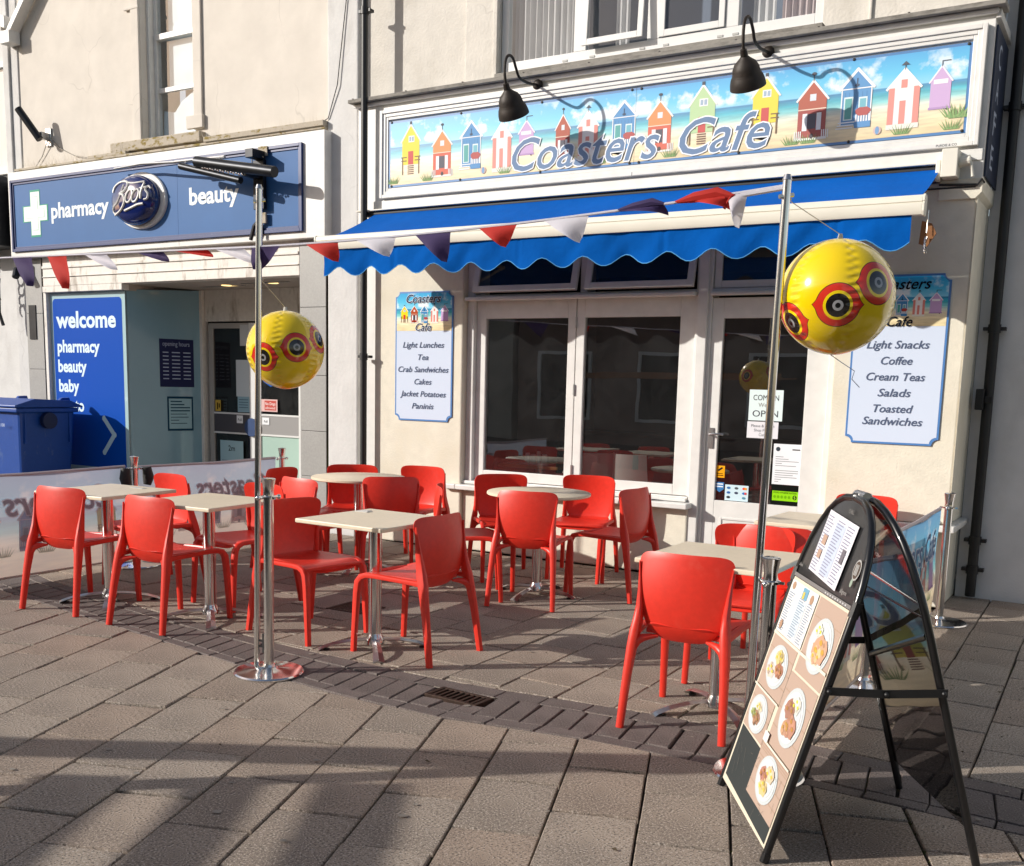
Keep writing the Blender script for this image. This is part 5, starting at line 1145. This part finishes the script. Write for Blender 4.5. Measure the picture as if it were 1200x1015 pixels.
# ------------------------------------------------------------------ tables
def make_table(kind, label):
    t = thing('square_table' if kind == 's' else 'round_table', label, 'table', (0, 0, 0), 'square cafe tables' if kind == 's' else 'round cafe tables')
    m = MB()
    if kind == 's': m.box(-.31, -.31, .722, .31, .31, .745)
    else: m.lathe([(.36, .720), (.372, .726), (.372, .740), (.365, .745)], (0, 0, 0), 64)
    obj('table_top', m, M['laminate'], t, bevel=.005 if kind == 's' else 0, smooth=(kind != 's'))
    m = MB(); m.box(-.09, -.09, .705, .09, .09, .7215); obj('mounting_plate', m, M['gutter'], t)
    m = MB(); m.tube([(0, 0, .05), (0, 0, .705)], .037, 24); obj('column', m, M['chrome'], t, smooth=True)
    m = MB(); m.lathe([(.055, .03), (.055, .05), (.038, .085), (.037, .09)], (0, 0, 0), 24); obj('hub', m, M['chrome'], t, smooth=True)
    for k in range(4):
        a = k*math.pi/2+math.pi/4*(1 if kind == 's' else 0); dx, dy = math.cos(a), math.sin(a); nx, ny = -dy, dx
        prof = [(.04, .058, .022), (.14, .052, .024), (.24, .034, .027), (.30, .014, .030), (.315, .004, .031)]
        vs = []
        for d, z, hw in prof: vs += [(dx*d+nx*hw, dy*d+ny*hw, z-.002), (dx*d, dy*d, z+.008), (dx*d-nx*hw, dy*d-ny*hw, z-.002), (dx*d, dy*d, z-.012 if z > .016 else 0)]
        m = MB(); m.add(vs, [(4*i+j, 4*i+(j+1) % 4, 4*i+4+(j+1) % 4, 4*i+4+j) for i in range(4) for j in range(4)]+[(3, 2, 1, 0), (16, 17, 18, 19)]); obj('foot', m, M['steel'], t)
        m = MB(); m.lathe([(.018, 0), (.018, .008), (.001, .009)], (dx*.27, dy*.27, 0), 10); obj('glide', m, M['rubber'], t)
    return t
T1 = make_table('s', 'square table farthest left beside the banner'); T1.location = (-5.775, 4.37, 0); T1.rotation_euler = (0, 0, R(4)); T1.children
for ch in T1.children: pass
dup(T1, (-4.875, 4.42, 0), R(3), 'square table second from left, between the two front left chairs and the tall pole')
dup(T1, (-3.585, 4.45, 0), R(-2), 'square table in the centre front with a chair tucked at its right')
dup(T1, (-1.575, 4.49, 0), R(0), 'square table behind the large nearest red chair at right')
dup(T1, (-1.56, 6.14, 0), R(-2), 'square table farther back near the door, behind the right front table')
T2 = make_table('r', 'round table standing alone near the shop window'); T2.location = (-3.625, 6.345, 0)
dup(T2, (-5.27, 6.33, 0), R(20), 'round table at the back left among shaded red chairs')
m = MB(); m.box(-3.86, 4.60, .7455, -3.77, 4.65, .749); m.box(-3.83, 4.62, .7495, -3.78, 4.66, .752)
tag(obj('paper_scrap', M and m, M['white_plastic']), 'small folded white paper on the back left edge of the centre square table', 'paper')
m = MB(); m.box(-5.78, 4.56, .7455, -5.66, 4.60, .748); tag(obj('paper_scrap', m, M['white_plastic']), 'small white card lying on the far edge of the leftmost square table', 'paper')

# ------------------------------------------------------------------ stanchions, poles
def make_stanchion(label, H):
    t = thing('stanchion', label, 'stanchion', (0, 0, 0), 'chrome stanchions')
    m = MB(); m.lathe([(.178, 0), (.178, .006), (.172, .013), (.12, .020), (.05, .026), (.034, .034), (.030, .045)], (0, 0, 0), 48); obj('base', m, M['chrome'], t, smooth=True)
    m = MB(); m.tube([(0, 0, .03), (0, 0, H-.10)], .0255, 24); obj('post', m, M['chrome'], t, smooth=True)
    m = MB(); m.lathe([(.0265, H-.10), (.040, H-.098), (.040, H-.088), (.028, H-.084), (.026, H-.06), (.030, H-.03), (.036, H), (.030, H+.004), (.001, H+.006)], (0, 0, 0), 24); obj('cap', m, M['chrome'], t, smooth=True)
    m = MB()
    for s_ in (-1, 1): m.tube([(0, s_*.035, H-.093), (0, s_*.06, H-.093)], .008, 8); m.sphere((0, s_*.062, H-.093), .013, 10, 6)
    m.box(-.055, -.005, H-.098, .055, .005, H-.088); obj('clip', m, M['chrome'], t, smooth=True)
    return t
s0 = make_stanchion('chrome stanchion carrying the left tall pole and ball', 1.0); s0.location = (-3.71, 3.745, .002); s0.rotation_euler = (0, R(.8), R(-10))
sb = make_stanchion('chrome stanchion carrying the right tall pole beside the A-board', .865); sb.location = (-1.155, 3.83, .002)
dup(sb, (-6.71, 5.34, 0), 0, 'chrome stanchion at the middle of the left banner, with black straps')
dup(sb, (-6.71, 6.97, 0), 0, 'chrome stanchion at the far end of the left banner near the pharmacy door')
dup(sb, (-1.10, 5.37, 0), 0, 'chrome stanchion joining the two right banners, seen through the A-board')
dup(sb, (-1.02, 7.20, 0), 0, 'chrome stanchion at the wall end of the right banner by the cream pilaster')
for y, lb_ in ((5.24, 'left'), (5.44, 'right')):
    m = MB(); m.tube([(-6.69, y, .78), (-6.685, y+(.01 if y > 5.3 else -.01), .70), (-6.69, y, .64)], [.035, .045, .03], 10)
    tag(obj('strap', m, M['rubber'], smooth=True), 'black strap bundle hung on the '+lb_+' side of the left banner stanchion', 'strap', 'black straps on the banner stanchion')
def tall_pole(x, y, H, lean, label):
    t = thing('tall_pole', label, 'pole', (x, y, 0), 'tall chrome poles for the bunting')
    m = MB(); m.tube([(x, y, .016), (x+lean, y, H)], .0155, 18); obj('tube', m, M['chrome'], t, smooth=True)
    m = MB(); m.tube([(x+lean, y, H), (x+lean*1.0, y, H+.02)], [.019, .012], 12); m.tube([(x+lean-.02, y-.02, H-.06), (x+lean+.02, y+.02, H-.05)], .008, 6); obj('cap', m, M['steel'], t, smooth=True)
    m = MB()
    for z in (.13, .16): m.tube([(x, y, z), (x+.045, y+.005, z)], .006, 6)
    m.tube([(x+.05, y, .10), (x+.05, y, .20)], .008, 6); obj('clamp', m, M['gutter'], t, smooth=True)
    return t
tall_pole(-3.795, 3.745, 2.40, .055, 'tall thin chrome pole at left rising from the front left stanchion')
tall_pole(-7.60, 4.568, 2.35, 0, 'third tall chrome pole holding the left end of the bunting, outside the picture')
tall_pole(-1.215, 3.835, 2.26, .028, 'tall thin chrome pole at right rising beside the A-board')

# ------------------------------------------------------------------ banners
def banner(x, y0, y1, z0, z1, sgn, label, pale, mirrored, group):
    """cloth in a plane of constant x, printed; text reads from +X unless mirrored"""
    t = thing('banner', label, 'banner', (x, (y0+y1)/2, 0), group)
    W = y1-y0; n = 40; vs = []; rows = 12
    def xoff(y, z): q = (y-y0)/W; return x+.012*math.sin(q*9+z*3)*math.sin(math.pi*q)+.006*math.sin(z*14+q*4)
    for j in range(rows+1):
        for i in range(n+1):
            y = y0+W*i/n; z = z0+(z1-z0)*j/rows - (.012*math.sin(math.pi*i/n) if j in (rows,) else 0); vs.append((xoff(y, z), y, z))
    m = MB(); m.add(vs, [(j*(n+1)+i, j*(n+1)+i+1, (j+1)*(n+1)+i+1, (j+1)*(n+1)+i) for j in range(rows) for i in range(n)])
    bm_ = beach_mat('banner_beach', 2.0, .55, pale, .3)
    obj('cloth', m, bm_, t, smooth=True, uv=lambda v: (((v.y-y0)/W if not mirrored else (y1-v.y)/W), (v.z-z0)/(z1-z0)*1.02))
    cv = Canvas((x+.004, y0 if not mirrored else y1, z0), (0, 1 if not mirrored else -1, 0), (0, 0, 1), (1, 0, 0), .0015)
    if pale: cv.tint = (lin('D6CDD2'), pale)
    Hh = z1-z0
    for i, kd in enumerate(('yellow', 'red', 'blue', 'stripe', 'lilac')): hut(cv, kd, W*(.06+i*.19), W*(.06+i*.19)+.17, Hh*.26, Hh*.70, 0)
    for i in range(5): tuft(cv, W*(.02+i*.2), Hh*.2, .10, 5)
    wd = W*.84; cv.text('Coasters Cafe', W*.08, Hh*.60, Hh*.34, 'EFF1F4', 6, 'l', .3, .045, width=wd); cv.text('Coasters Cafe', W*.08, Hh*.60, Hh*.34, '4A6E98' if pale < .5 else '5A5A68', 7, 'l', .3, .012, width=wd)
    # let the print follow the waves of the cloth
    cv.v = [Vector((xoff(v.y, v.z)+(v.x-x), v.y, v.z)) for v in cv.v]
    cv.build('banner_print', t, M['banner_print'])
    m = MB(); m.tube([(x, y0, z1+.005), (x, (y0+y1)/2, z1-.004), (x, y1, z1+.005)], .011, 8); obj('top_rail', m, mat('rail_pale', lin('B9AFB4'), .4, .3), t, smooth=True)
    m = MB(); m.tube([(x, y0, z0), (x, y1, z0)], .008, 6); obj('bottom_rail', m, mat('rail_sand', lin('B8A89E'), .5), t, smooth=True)
banner(-6.75, 3.60, 5.28, .055, .785, 1, 'pale windbreak banner section at the far left with mirrored lettering and blue hut', .66, True, 'printed windbreak banners')
banner(-6.75, 5.40, 6.92, .055, .775, 1, 'pale windbreak banner section running back toward the pharmacy door', .70, True, 'printed windbreak banners')
banner(-1.10, 3.90, 5.30, .075, .755, 1, 'colourful windbreak banner section behind the A-board, from the right pole back', .3, False, 'printed windbreak banners')
banner(-1.06, 5.44, 7.13, .075, .765, 1, 'colourful windbreak banner section reaching the cream wall at right', .2, False, 'printed windbreak banners')

# ------------------------------------------------------------------ scare-eye balls
def ball_mat(eyes):
    m = mat('yellow_vinyl', (.80, .57, .003, 1), .16, coat=.5, spec=.6)
    n = m.node_tree.nodes; l = m.node_tree.links; b = n['Principled BSDF']
    tc = n['Texture Coordinate']
    nz = n.new('ShaderNodeVectorMath'); nz.operation = 'NORMALIZE'; l.new(tc.outputs['Object'], nz.inputs[0])
    # fine puckers beside the welded seams
    sp = n.new('ShaderNodeSeparateXYZ'); l.new(nz.outputs[0], sp.inputs[0])
    at = n.new('ShaderNodeMath'); at.operation = 'ARCTAN2'; l.new(sp.outputs[1], at.inputs[0]); l.new(sp.outputs[0], at.inputs[1])
    k1 = n.new('ShaderNodeMath'); k1.operation = 'MULTIPLY'; k1.inputs[1].default_value = 3.0; l.new(at.outputs[0], k1.inputs[0])
    cs = n.new('ShaderNodeMath'); cs.operation = 'COSINE'; l.new(k1.outputs[0], cs.inputs[0])
    ab = n.new('ShaderNodeMath'); ab.operation = 'ABSOLUTE'; l.new(cs.outputs[0], ab.inputs[0])
    pw = n.new('ShaderNodeMath'); pw.operation = 'POWER'; pw.inputs[1].default_value = 26; l.new(ab.outputs[0], pw.inputs[0])
    zz = n.new('ShaderNodeMath'); zz.operation = 'MULTIPLY'; zz.inputs[1].default_value = 46; l.new(sp.outputs[2], zz.inputs[0])
    sn = n.new('ShaderNodeMath'); sn.operation = 'SINE'; l.new(zz.outputs[0], sn.inputs[0])
    mu = n.new('ShaderNodeMath'); mu.operation = 'MULTIPLY'; l.new(sn.outputs[0], mu.inputs[0]); l.new(pw.outputs[0], mu.inputs[1])
    bp = n.new('ShaderNodeBump'); bp.inputs['Strength'].default_value = .5; bp.inputs['Distance'].default_value = .006; l.new(mu.outputs[0], bp.inputs['Height']); l.new(bp.outputs[0], b.inputs['Normal'])
    out = b.inputs['Base Color'].links[0].from_socket
    # eyes: concentric rings, the outer red ring pulled to points left and right
    for (ex, ey, ez) in eyes:
        e = Vector((ex, ey, ez)).normalized(); side = Vector((0, 0, 1)).cross(e).normalized(); upv = e.cross(side)
        def dot(v):
            d = n.new('ShaderNodeVectorMath'); d.operation = 'DOT_PRODUCT'; l.new(nz.outputs[0], d.inputs[0]); d.inputs[1].default_value = v; return d.outputs['Value']
        f, a, c = dot(e), dot(side), dot(upv)
        def mth(op, x, y=None, z=None):
            q = n.new('ShaderNodeMath'); q.operation = op
            for i_, s_ in enumerate((x, y, z)):
                if s_ is None: continue
                if isinstance(s_, (int, float)): q.inputs[i_].default_value = s_
                else: l.new(s_, q.inputs[i_])
            return q.outputs[0]
        rr = mth('SQRT', mth('ADD', mth('MULTIPLY', a, a), mth('MULTIPLY', c, c)))
        # small pointed flare along the horizontal axis
        fl = mth('MULTIPLY', mth('POWER', mth('SUBTRACT', 1.0, mth('MINIMUM', mth('MULTIPLY', mth('ABSOLUTE', c), 9.0), 1.0)), 2.0), .06)
        front = mth('GREATER_THAN', f, 0.0)
        for rad, col, flare in ((.36, (.62, .03, .015, 1), 1), (.245, (.80, .60, .004, 1), 0), (.198, (.012, .010, .010, 1), 0), (.090, (.30, .30, .31, 1), 0), (.045, (.01, .01, .01, 1), 0)):
            lim = mth('ADD', rad, fl) if flare else rad
            msk = mth('MULTIPLY', mth('LESS_THAN', rr, lim), front)
            if flare:   # thin black outline
                ol = mth('MULTIPLY', mth('LESS_THAN', rr, mth('ADD', lim, .012)), front)
                mx = n.new('ShaderNodeMix'); mx.data_type = 'RGBA'; l.new(ol, mx.inputs[0]); l.new(out, mx.inputs[6]); mx.inputs[7].default_value = (.05, .02, .01, 1); out = mx.outputs[2]
            mx = n.new('ShaderNodeMix'); mx.data_type = 'RGBA'; l.new(msk, mx.inputs[0]); l.new(out, mx.inputs[6]); mx.inputs[7].default_value = col; out = mx.outputs[2]
    l.new(out, b.inputs['Base Color'])
    return m
def ball(c, r, eyes, tilt, tiept, label):
    t = thing('scare_eye_ball', label, 'inflatable ball', c, 'yellow inflatable bird scaring balls')
    nu, nv = 72, 40; m = MB(); vs = []
    for j in range(nv+1):
        th = math.pi*j/nv
        for i in range(nu):
            ph = 2*math.pi*i/nu; seam = abs(math.cos(3*ph))**22
            rr = r*(1-.012*seam*math.sin(th)+.003*seam*math.sin(40*math.cos(th))); rr *= 1+.012*math.exp(-(th/.25)**2)
            vs.append((rr*math.sin(th)*math.cos(ph), rr*math.sin(th)*math.sin(ph), -rr*math.cos(th)))
    m.add(vs, [(j*nu+i, j*nu+(i+1) % nu, (j+1)*nu+(i+1) % nu, (j+1)*nu+i) for j in range(nv) for i in range(nu)])
    m.v = [(a+c[0], b+c[1], d+c[2]) for a, b, d in m.v]
    o = obj('inflated_skin', m, ball_mat(eyes), t, smooth=True)
    m = MB(); top_ = (c[0], c[1], c[2]+r*.99); m.tube([top_, (c[0], c[1], c[2]+r+.018)], [.012, .007], 8); obj('nozzle', m, M['white_plastic'], t, smooth=True)
    m = MB(); m.tube([(c[0], c[1], c[2]+r+.015), tiept], .0016, 5); m.tube([(tiept[0]-.02, tiept[1], tiept[2]+.01), (tiept[0]+.02, tiept[1], tiept[2]-.005)], .004, 5); obj('cord', m, M['rope'], t)
    return t
def cd(c, px, py, r):   # direction from ball centre to the point of the ball seen through a given picture point
    d = ((px-601.7)/1203*rt2-(py-631.6)/1203*up2+fw).normalized(); o_ = Vector((0, 0, 1.5)); cc = Vector(c)
    b = d.dot(cc-o_); q = (o_+d*b-cc); h_ = math.sqrt(max(1e-6, r*r-q.length_squared)); return tuple(((o_+d*(b-h_))-cc).normalized())
cL = (-3.80, 3.98, 1.646); cR = (-1.024, 4.0, 1.854)
ball(cL, .198, [cd(cL, 348, 407, .198), cd(cL, 308, 419, .198), cd(cL, 374.5, 397, .198), (-.9, .1, -.1), (-.3, .9, .1)], 0, (-3.755, 3.76, 1.98), 'smaller looking yellow ball with red and black eye rings hanging on the left pole')
ball(cR, .212, [cd(cR, 982, 358, .212), cd(cR, 927, 379, .212), cd(cR, 1030, 331, .212), (-.9, .4, .1), (.2, .95, .1)], 0, (-1.195, 3.86, 2.20), 'larger looking yellow ball with red and black eye rings hanging on the right pole')
m = MB(); m.tube([(-1.06, 4.0, 1.66), (-.98, 3.98, 1.61), (-.93, 3.97, 1.58), (-.94, 3.98, 1.55), (-.91, 3.98, 1.52)], .0016, 5)
tag(obj('string', m, mat('dark_string', lin('4C5468'), .9)), 'thin loose string dangling under the right yellow ball', 'string')

# ------------------------------------------------------------------ bunting
bun = thing('bunting', 'string of red, white and purple pennants from the right pole past the left pole', 'bunting', (-3.8, 3.76, 2.1))
A1, B1 = Vector((-3.76, 3.745, 0)), Vector((-1.19, 3.84, 0)); A2, B2 = Vector((-3.76, 3.745, 0)), Vector((-7.60, 4.568, 0))
def zR(s): return 2.13+.115*(s/2.6)**2 - .0
def zL(s): return 2.13+.047*s+.0
d1 = (B1-A1).normalized(); d2 = (B2-A2).normalized()
m = MB(); m.tube([A1+d1*s+Vector((0, 0, zR(s))) for s in [i*2.57/24 for i in range(25)]], .0055, 6); m.tube([A2+d2*s+Vector((0, 0, zL(s)-.0*s)) for s in [i*3.93/30 for i in range(31)]], .0055, 6)
obj('tape', m, M['fl_white'], bun, smooth=True)
def flag(base, d, s0, s1, zf, tip_s, tip_z, mt, twist=0.0, out=0.0):
    nrm_ = Vector((-d.y, d.x, 0)); n = 7; vs = []
    a = base+d*s0+Vector((0, 0, zf(s0))); b = base+d*s1+Vector((0, 0, zf(s1))); c = base+d*tip_s+Vector((0, 0, tip_z))-nrm_*out
    for j in range(n+1):
        f_ = j/n
        for i in range(n+1):
            u = i/n; p = (a+(b-a)*u)*(1-f_)+c*f_; w_ = math.sin(u*3.1+f_*2.2)*(.018+twist*.04)*f_**.7*(1-.4*f_); vs.append(p-nrm_*w_)
    m = MB(); m.add(vs, [(j*(n+1)+i, j*(n+1)+i+1, (j+1)*(n+1)+i+1, (j+1)*(n+1)+i) for j in range(n) for i in range(n)]); o = obj('pennant', m, M[mt], bun, smooth=True)
    return o
for s0_, s1_, ts, tz, mt, ou in ((.30, .50, .485, 2.045, 'fl_red', .0), (.60, .83, .79, 2.055, 'fl_white', .02), (.93, 1.12, 1.10, 2.02, 'fl_purple', .02), (1.26, 1.45, 1.40, 2.07, 'fl_red', .03), (1.57, 1.78, 1.74, 2.075, 'fl_white', .02)):
    flag(A1, d1, s0_, s1_, zR, ts, tz, mt, .6, ou)
for s0_, s1_, ts, tz, mt in ((1.90, 2.10, 2.11, 2.165, 'fl_purple'), (2.20, 2.40, 2.36, 2.17, 'fl_red')): flag(A1, d1, s0_, s1_, zR, ts, tz, mt, 1.5, .02)
m = MB(); m.tube([A1+d1*s+Vector((0, .0, zR(s)+dz)) for s, dz in ((1.90, 0), (1.97, .006), (2.05, .012), (2.10, 0))], [.004, .016, .018, .006], 8); obj('rolled_pennant', m, M['fl_purple'], bun, smooth=True)
m = MB(); m.tube([A1+d1*s+Vector((0, .0, zR(s)+dz)) for s, dz in ((2.14, 0), (2.22, .008), (2.31, .012), (2.37, -.01), (2.34, -.05))], [.004, .02, .022, .016, .006], 8); obj('rolled_pennant', m, M['fl_red'], bun, smooth=True)
flag(A1, d1, 2.35, 2.43, zR, 2.40, 2.10, 'fl_white', .8, .02)
m = MB(); m.tube([A1+d1*2.40+Vector((0, 0, zR(2.4)-.01)), B1+Vector((0, 0, 2.235))], .009, 6); obj('knot', m, M['fl_white'], bun, smooth=True)
for s0_, s1_, ts, tz, mt in ((-.20, .05, .03, 2.025, 'fl_purple'), (.12, .40, .07, 2.06, 'fl_white'), (.46, .83, .47, 2.115, 'fl_red'), (.92, 1.24, .93, 2.12, 'fl_purple'), (1.60, 1.90, 1.54, 2.11, 'fl_white'), (2.14, 2.43, 2.21, 2.03, 'fl_red'), (2.67, 3.0, 2.76, 2.07, 'fl_purple')):
    flag(A2, d2, s0_, s1_, zL, ts, tz, mt, .6, .02)

# ------------------------------------------------------------------ A-board
ab = thing('a_board', 'black arched A-board on the paving at right with food photos and a price sheet', 'a-board', (-.777, 3.553, 0))
Tn = Vector((.532, -.847, 0)).normalized(); Nn = Vector((-.847, -.532, 0)).normalized(); C0 = Vector((-.777, 3.553, 0)); HZ = 1.15; SP = .345
def arch(s_, a, hw=.32, L0=.86, L1=1.20):     # outline point along the frame, a in 0..1 from left foot over the top to right foot
    return None
def leaf_frame(sg):
    base = C0+Nn*SP*sg; apex = C0+Nn*.018*sg+Vector((0, 0, HZ)); up_ = (apex-base); L = up_.length; up_ = up_/L
    def pt(u, v): return base+Tn*u+up_*v
    side = []
    for i in range(15):
        f_ = i/14; 
        if f_ < .0: pass
        v = .0+L*.66*min(1, f_/.45) if f_ <= .45 else None
        if f_ <= .45: side.append((.322, v))
        else:
            a = (f_-.45)/.55*math.pi/2; side.append((.322*math.cos(a)**.80, L*.66+L*.34*math.sin(a)**.92))
    path = [(-u, v) for u, v in side]+[(u, v) for u, v in reversed(side[:-1])]
    return pt, path, up_, L
for sg, nm in ((1, 'front_leaf'), (-1, 'rear_leaf')):
    pt, path, up_, L = leaf_frame(sg); nv_ = (Tn.cross(up_))*(1 if Tn.cross(up_).dot(Nn*sg) > 0 else -1)
    m = MB(); m.tube([pt(u, v+.0) for u, v in path], .0135, 10); fr_ = obj('frame_tube', m, M['frame_black'], ab, smooth=True)
    inner = [(u*.965, min(v, L-.012)) for u, v in path]; zb = .035 if sg > 0 else .12
    ring = []
    for u, v in inner:
        if v >= zb: ring.append((u, v))
    ring = [(ring[0][0], zb)]+ring+[(ring[-1][0], zb)]
    if sg > 0:
        m = MB(); m.prism([pt(u, v)-nv_*.004 for u, v in ring], nv_*.008); obj('panel', m, M['board_black'], ab)
        cv = Canvas(pt(0, 0)+nv_*.006, Tn, up_, nv_, .0009)
        cv.tint = (lin('8F7A6C'), .30); cv.rect(-.31, .035, .62, .82, 'E4DCC6', 0)
        cv.tint = None; cv.poly([(-.292, .06), (.292, .045), (.292, .255), (-.292, .265)], '3A3E3E', 1); cv.tint = (lin('8F7A6C'), .30)
        for (a, b, c, d) in ((-.05, .58, .295, .84), (-.295, .385, .05, .57), (.06, .31, .295, .57), (-.295, .27, -.04, .375), (-.03, .262, .295, .302)): pass
        def photo(x0, y0, x1, y1, px, py, rx, ry, food):
            cv.rect(x0, y0, x1-x0, y1-y0, 'B9A293', 1)
            for k in range(3): cv.rect(x0, y0+(y1-y0)*(k+1)/4, x1-x0, .0025, 'B09680', 2)
            cv.ell(px, py, rx, ry, 'C9D6DA', 3, 26); cv.ell(px, py, rx*.86, ry*.86, 'E3EAEC', 4, 26); cv.ell(px, py, rx*.74, ry*.74, 'D3DEE2', 5, 26)
            for (fx, fy, fr, fc) in food:
                cv.ell(px+fx*rx, py+fy*ry, fr*rx, fr*ry*.8, fc, 6+int(abs(fx*10)) % 3, 14, .13)
                rr_ = random.Random(int(px*1000+fx*77))
                for q in range(14):
                    a_, d_ = rr_.uniform(0, 6.28), rr_.uniform(0, .9); w_ = rr_.uniform(.05, .16); k_ = rr_.uniform(.6, 1.35); c_ = lin(fc); cv.ell(px+fx*rx+fr*rx*d_*math.cos(a_), py+fy*ry+fr*ry*.8*d_*math.sin(a_), w_*rx, w_*ry*rr_.uniform(.4, 1), (min(1, c_[0]*k_), min(1, c_[1]*k_), min(1, c_[2]*k_*.9), 1), 8, 7, .25)
                for q in range(3): cv.ell(px+fx*rx+fr*rx*.5*math.cos(q*1.7), py+fy*ry+fr*ry*.4*math.sin(q*1.7), fr*rx*.22, fr*ry*.16, (fc[:4]+'30'), 9, 7, .2)
        photo(.02, .575, .295, .845, .165, .70, .108, .095, ((-.35, .45, .34, 'DDE3E0'), (.2, -.1, .62, 'D0A184'), (.05, -.35, .4, 'DDB894')))
        photo(-.295, .435, -.005, .632, -.15, .535, .112, .080, ((.05, .45, .42, 'D9C88E'), (.35, -.05, .42, 'B07A62'), (-.35, -.3, .42, 'E2D2C4')))
        photo(.0, .305, .295, .567, .15, .44, .112, .102, ((.15, .45, .36, 'DDE0D8'), (-.25, .2, .42, 'A47464'), (.25, -.25, .46, 'B88470'), (-.1, -.4, .34, 'C09478')))
        photo(-.295, .270, -.035, .427, -.17, .345, .105, .07, ((.0, .35, .34, 'DDD2BA'), (.05, -.2, .42, 'A07860'), (-.3, -.1, .3, '8FA070')))
        photo(-.03, .262, .295, .297, -.9, -.9, .0001, .0001, ())
        photo(-.025, .105, .295, .297, .13, .205, .108, .080, ((.25, .35, .42, 'DCC6A8'), (-.3, .1, .4, 'B47A6E'), (.0, -.35, .42, 'DEC88C')))
        cv.rect(-.295, .645, .305, .20, 'E9EAEA', 2); cv.rect(-.165, .66, .09, .13, 'CFE0EA', 3)
        for k in range(17):
            for (a, b) in ((-.285, .07), (-.155, .075), (-.06, .055)): cv.rect(a, .655+.0088*k, b*(.6+.4*((k*7+int(a*100)) % 5)/5), .0032, '7E9AB4', 4)
        cv.rect(-.15, .80, .06, .04, '58A6C8', 3); cv.rect(-.14, .80, .02, .025, 'E0C84A', 4); cv.ell(-.26, .825, .018, .015, 'B08D72', 3, 10); cv.ell(-.04, .815, .018, .018, 'B08D72', 3, 10); cv.ell(-.255, .675, .016, .018, 'B08D72', 5, 10)
        cv.rect(-.30, .633, .60, .010, 'EDE7D6', 3); cv.rect(-.30, .428, .30, .007, 'EDE7D6', 7); cv.rect(-.005, .298, .30, .007, 'EDE7D6', 7); cv.rect(-.02, .30, .05, .035, 'ECECE8', 8)
        cv.rect(-.31, .858, .62, .014, '6E7478', 1)
        for k in range(9): cv.rect(.05+.025*k, .862, .012, .005, 'C8CCD0', 2)
        # price sheet taped on the black arch
        c_, s_ = math.cos(R(-4)), math.sin(R(-4))
        def sh(x, y, w, h, c, L): cv.poly([(-.02+a*c_-b*s_, 1.0+a*s_+b*c_) for a, b in ((x, y), (x+w, y), (x+w, y+h), (x, y+h))], c, L)
        sh(-.155, -.105, .31, .225, 'E6E8F2', 2); sh(-.05, -.09, .10, .185, 'C4D4EE', 3)
        for k in range(19):
            for (a, b) in ((-.145, .075), (-.04, .08), (.065, .075)): sh(a, -.095+.0108*k, b*(.65+.35*((k*5+int(a*90)) % 4)/4), .004, '8E96B0', 4)
        sh(-.12, .0, .04, .035, 'B89A88', 5); sh(-.12, -.05, .035, .03, 'B89A88', 5); sh(.10, -.02, .03, .05, '5A6070', 5)
        cv.ell(.245, .98, .030, .035, 'A8ACAC', 1, 24); cv.ell(.245, .98, .024, .029, '1E1F20', 2, 24); cv.rect(.232, .962, .007, .036, 'A8ACAC', 3); cv.rect(.242, .962, .007, .036, 'A8ACAC', 3); cv.rect(.252, .962, .006, .036, 'A8ACAC', 3)
        cv.text('allgone', .20, .89, .022, '9A9E9E', 1, 'c'); cv.ell(.235, .935, .010, .014, '8FA89A', 1, 12); cv.text('allsee', -.29, .90, .018, '8E9292', 1, 'l'); cv.text('CHILL', .03, 1.14, .02, '7A7E7E', 1, 'c')
        for q in range(22):
            a_ = random.uniform(-.28, .28); b_ = random.uniform(.07, .24); cv.line([(a_, b_), (a_+random.uniform(-.03, .03), b_+random.uniform(-.05, .05))], .0012, '5C605E', 2)
        cv.build('poster', ab, M['print'])
        m = MB()
        for u in (-.318, .318): m.tube([pt(u, .84), pt(u, .89)], .017, 8)
        m.tube([pt(-.322, 0)-up_*.0, pt(-.322, .03)], .016, 8); m.tube([pt(.322, 0), pt(.322, .03)], .016, 8); objs('clip', m, M['frame_black'], ab)
    else:
        m = MB(); m.add([pt(u, v) for u, v in ring], [tuple(range(len(ring)))]); obj('smoky_panel', m, M['smoke'], ab)
        m = MB(); m.tube([pt(-.30, .92), pt(.315, .88)], .005, 6); obj('wire', m, M['chrome'], ab, smooth=True)
# inner struts and hinges
ptF, pa, upF, LF = leaf_frame(1); ptR, pa2, upR, LR = leaf_frame(-1)
for s_ in (-1, 1):
    a, b = ptF(.322*s_, .60), ptR(.322*s_, .60); mid = (a+b)/2+Vector((0, 0, -.006)); m = MB()
    for p, q in ((a, mid), (mid, b)):
        ax = (q-p).normalized(); m.obox((p+q)/2+Tn*s_*.018, ax, Vector((0, 0, 1)).cross(ax), Vector((0, 0, 1)), (q-p).length/2+.012, .0022, .013)
    for p in (a, mid, b): m.sphere(p+Tn*s_*.022, .008, 8, 6)
    st = obj('brace', m, M['gutter'], ab)
m = MB(); m.tube([ptR(-.322, .55), ptR(.30, .78)], .012, 8); m.tube([ptR(-.322, .02), ptR(-.322, .60)], .014, 8); m.tube([ptR(-.31, .84), ptR(.31, .84)], .004, 6); obj('strut', m, M['frame_black'], ab, smooth=True)
m = MB(); m.tube([C0+Vector((0, 0, HZ+.008))-Tn*.05, C0+Vector((0, 0, HZ+.008))+Tn*.05], .016, 10); m.box(C0.x-.03, C0.y-.012, HZ-.01, C0.x+.03, C0.y+.012, HZ+.016); objs('hinge', m, M['steel'], ab, smooth=True)
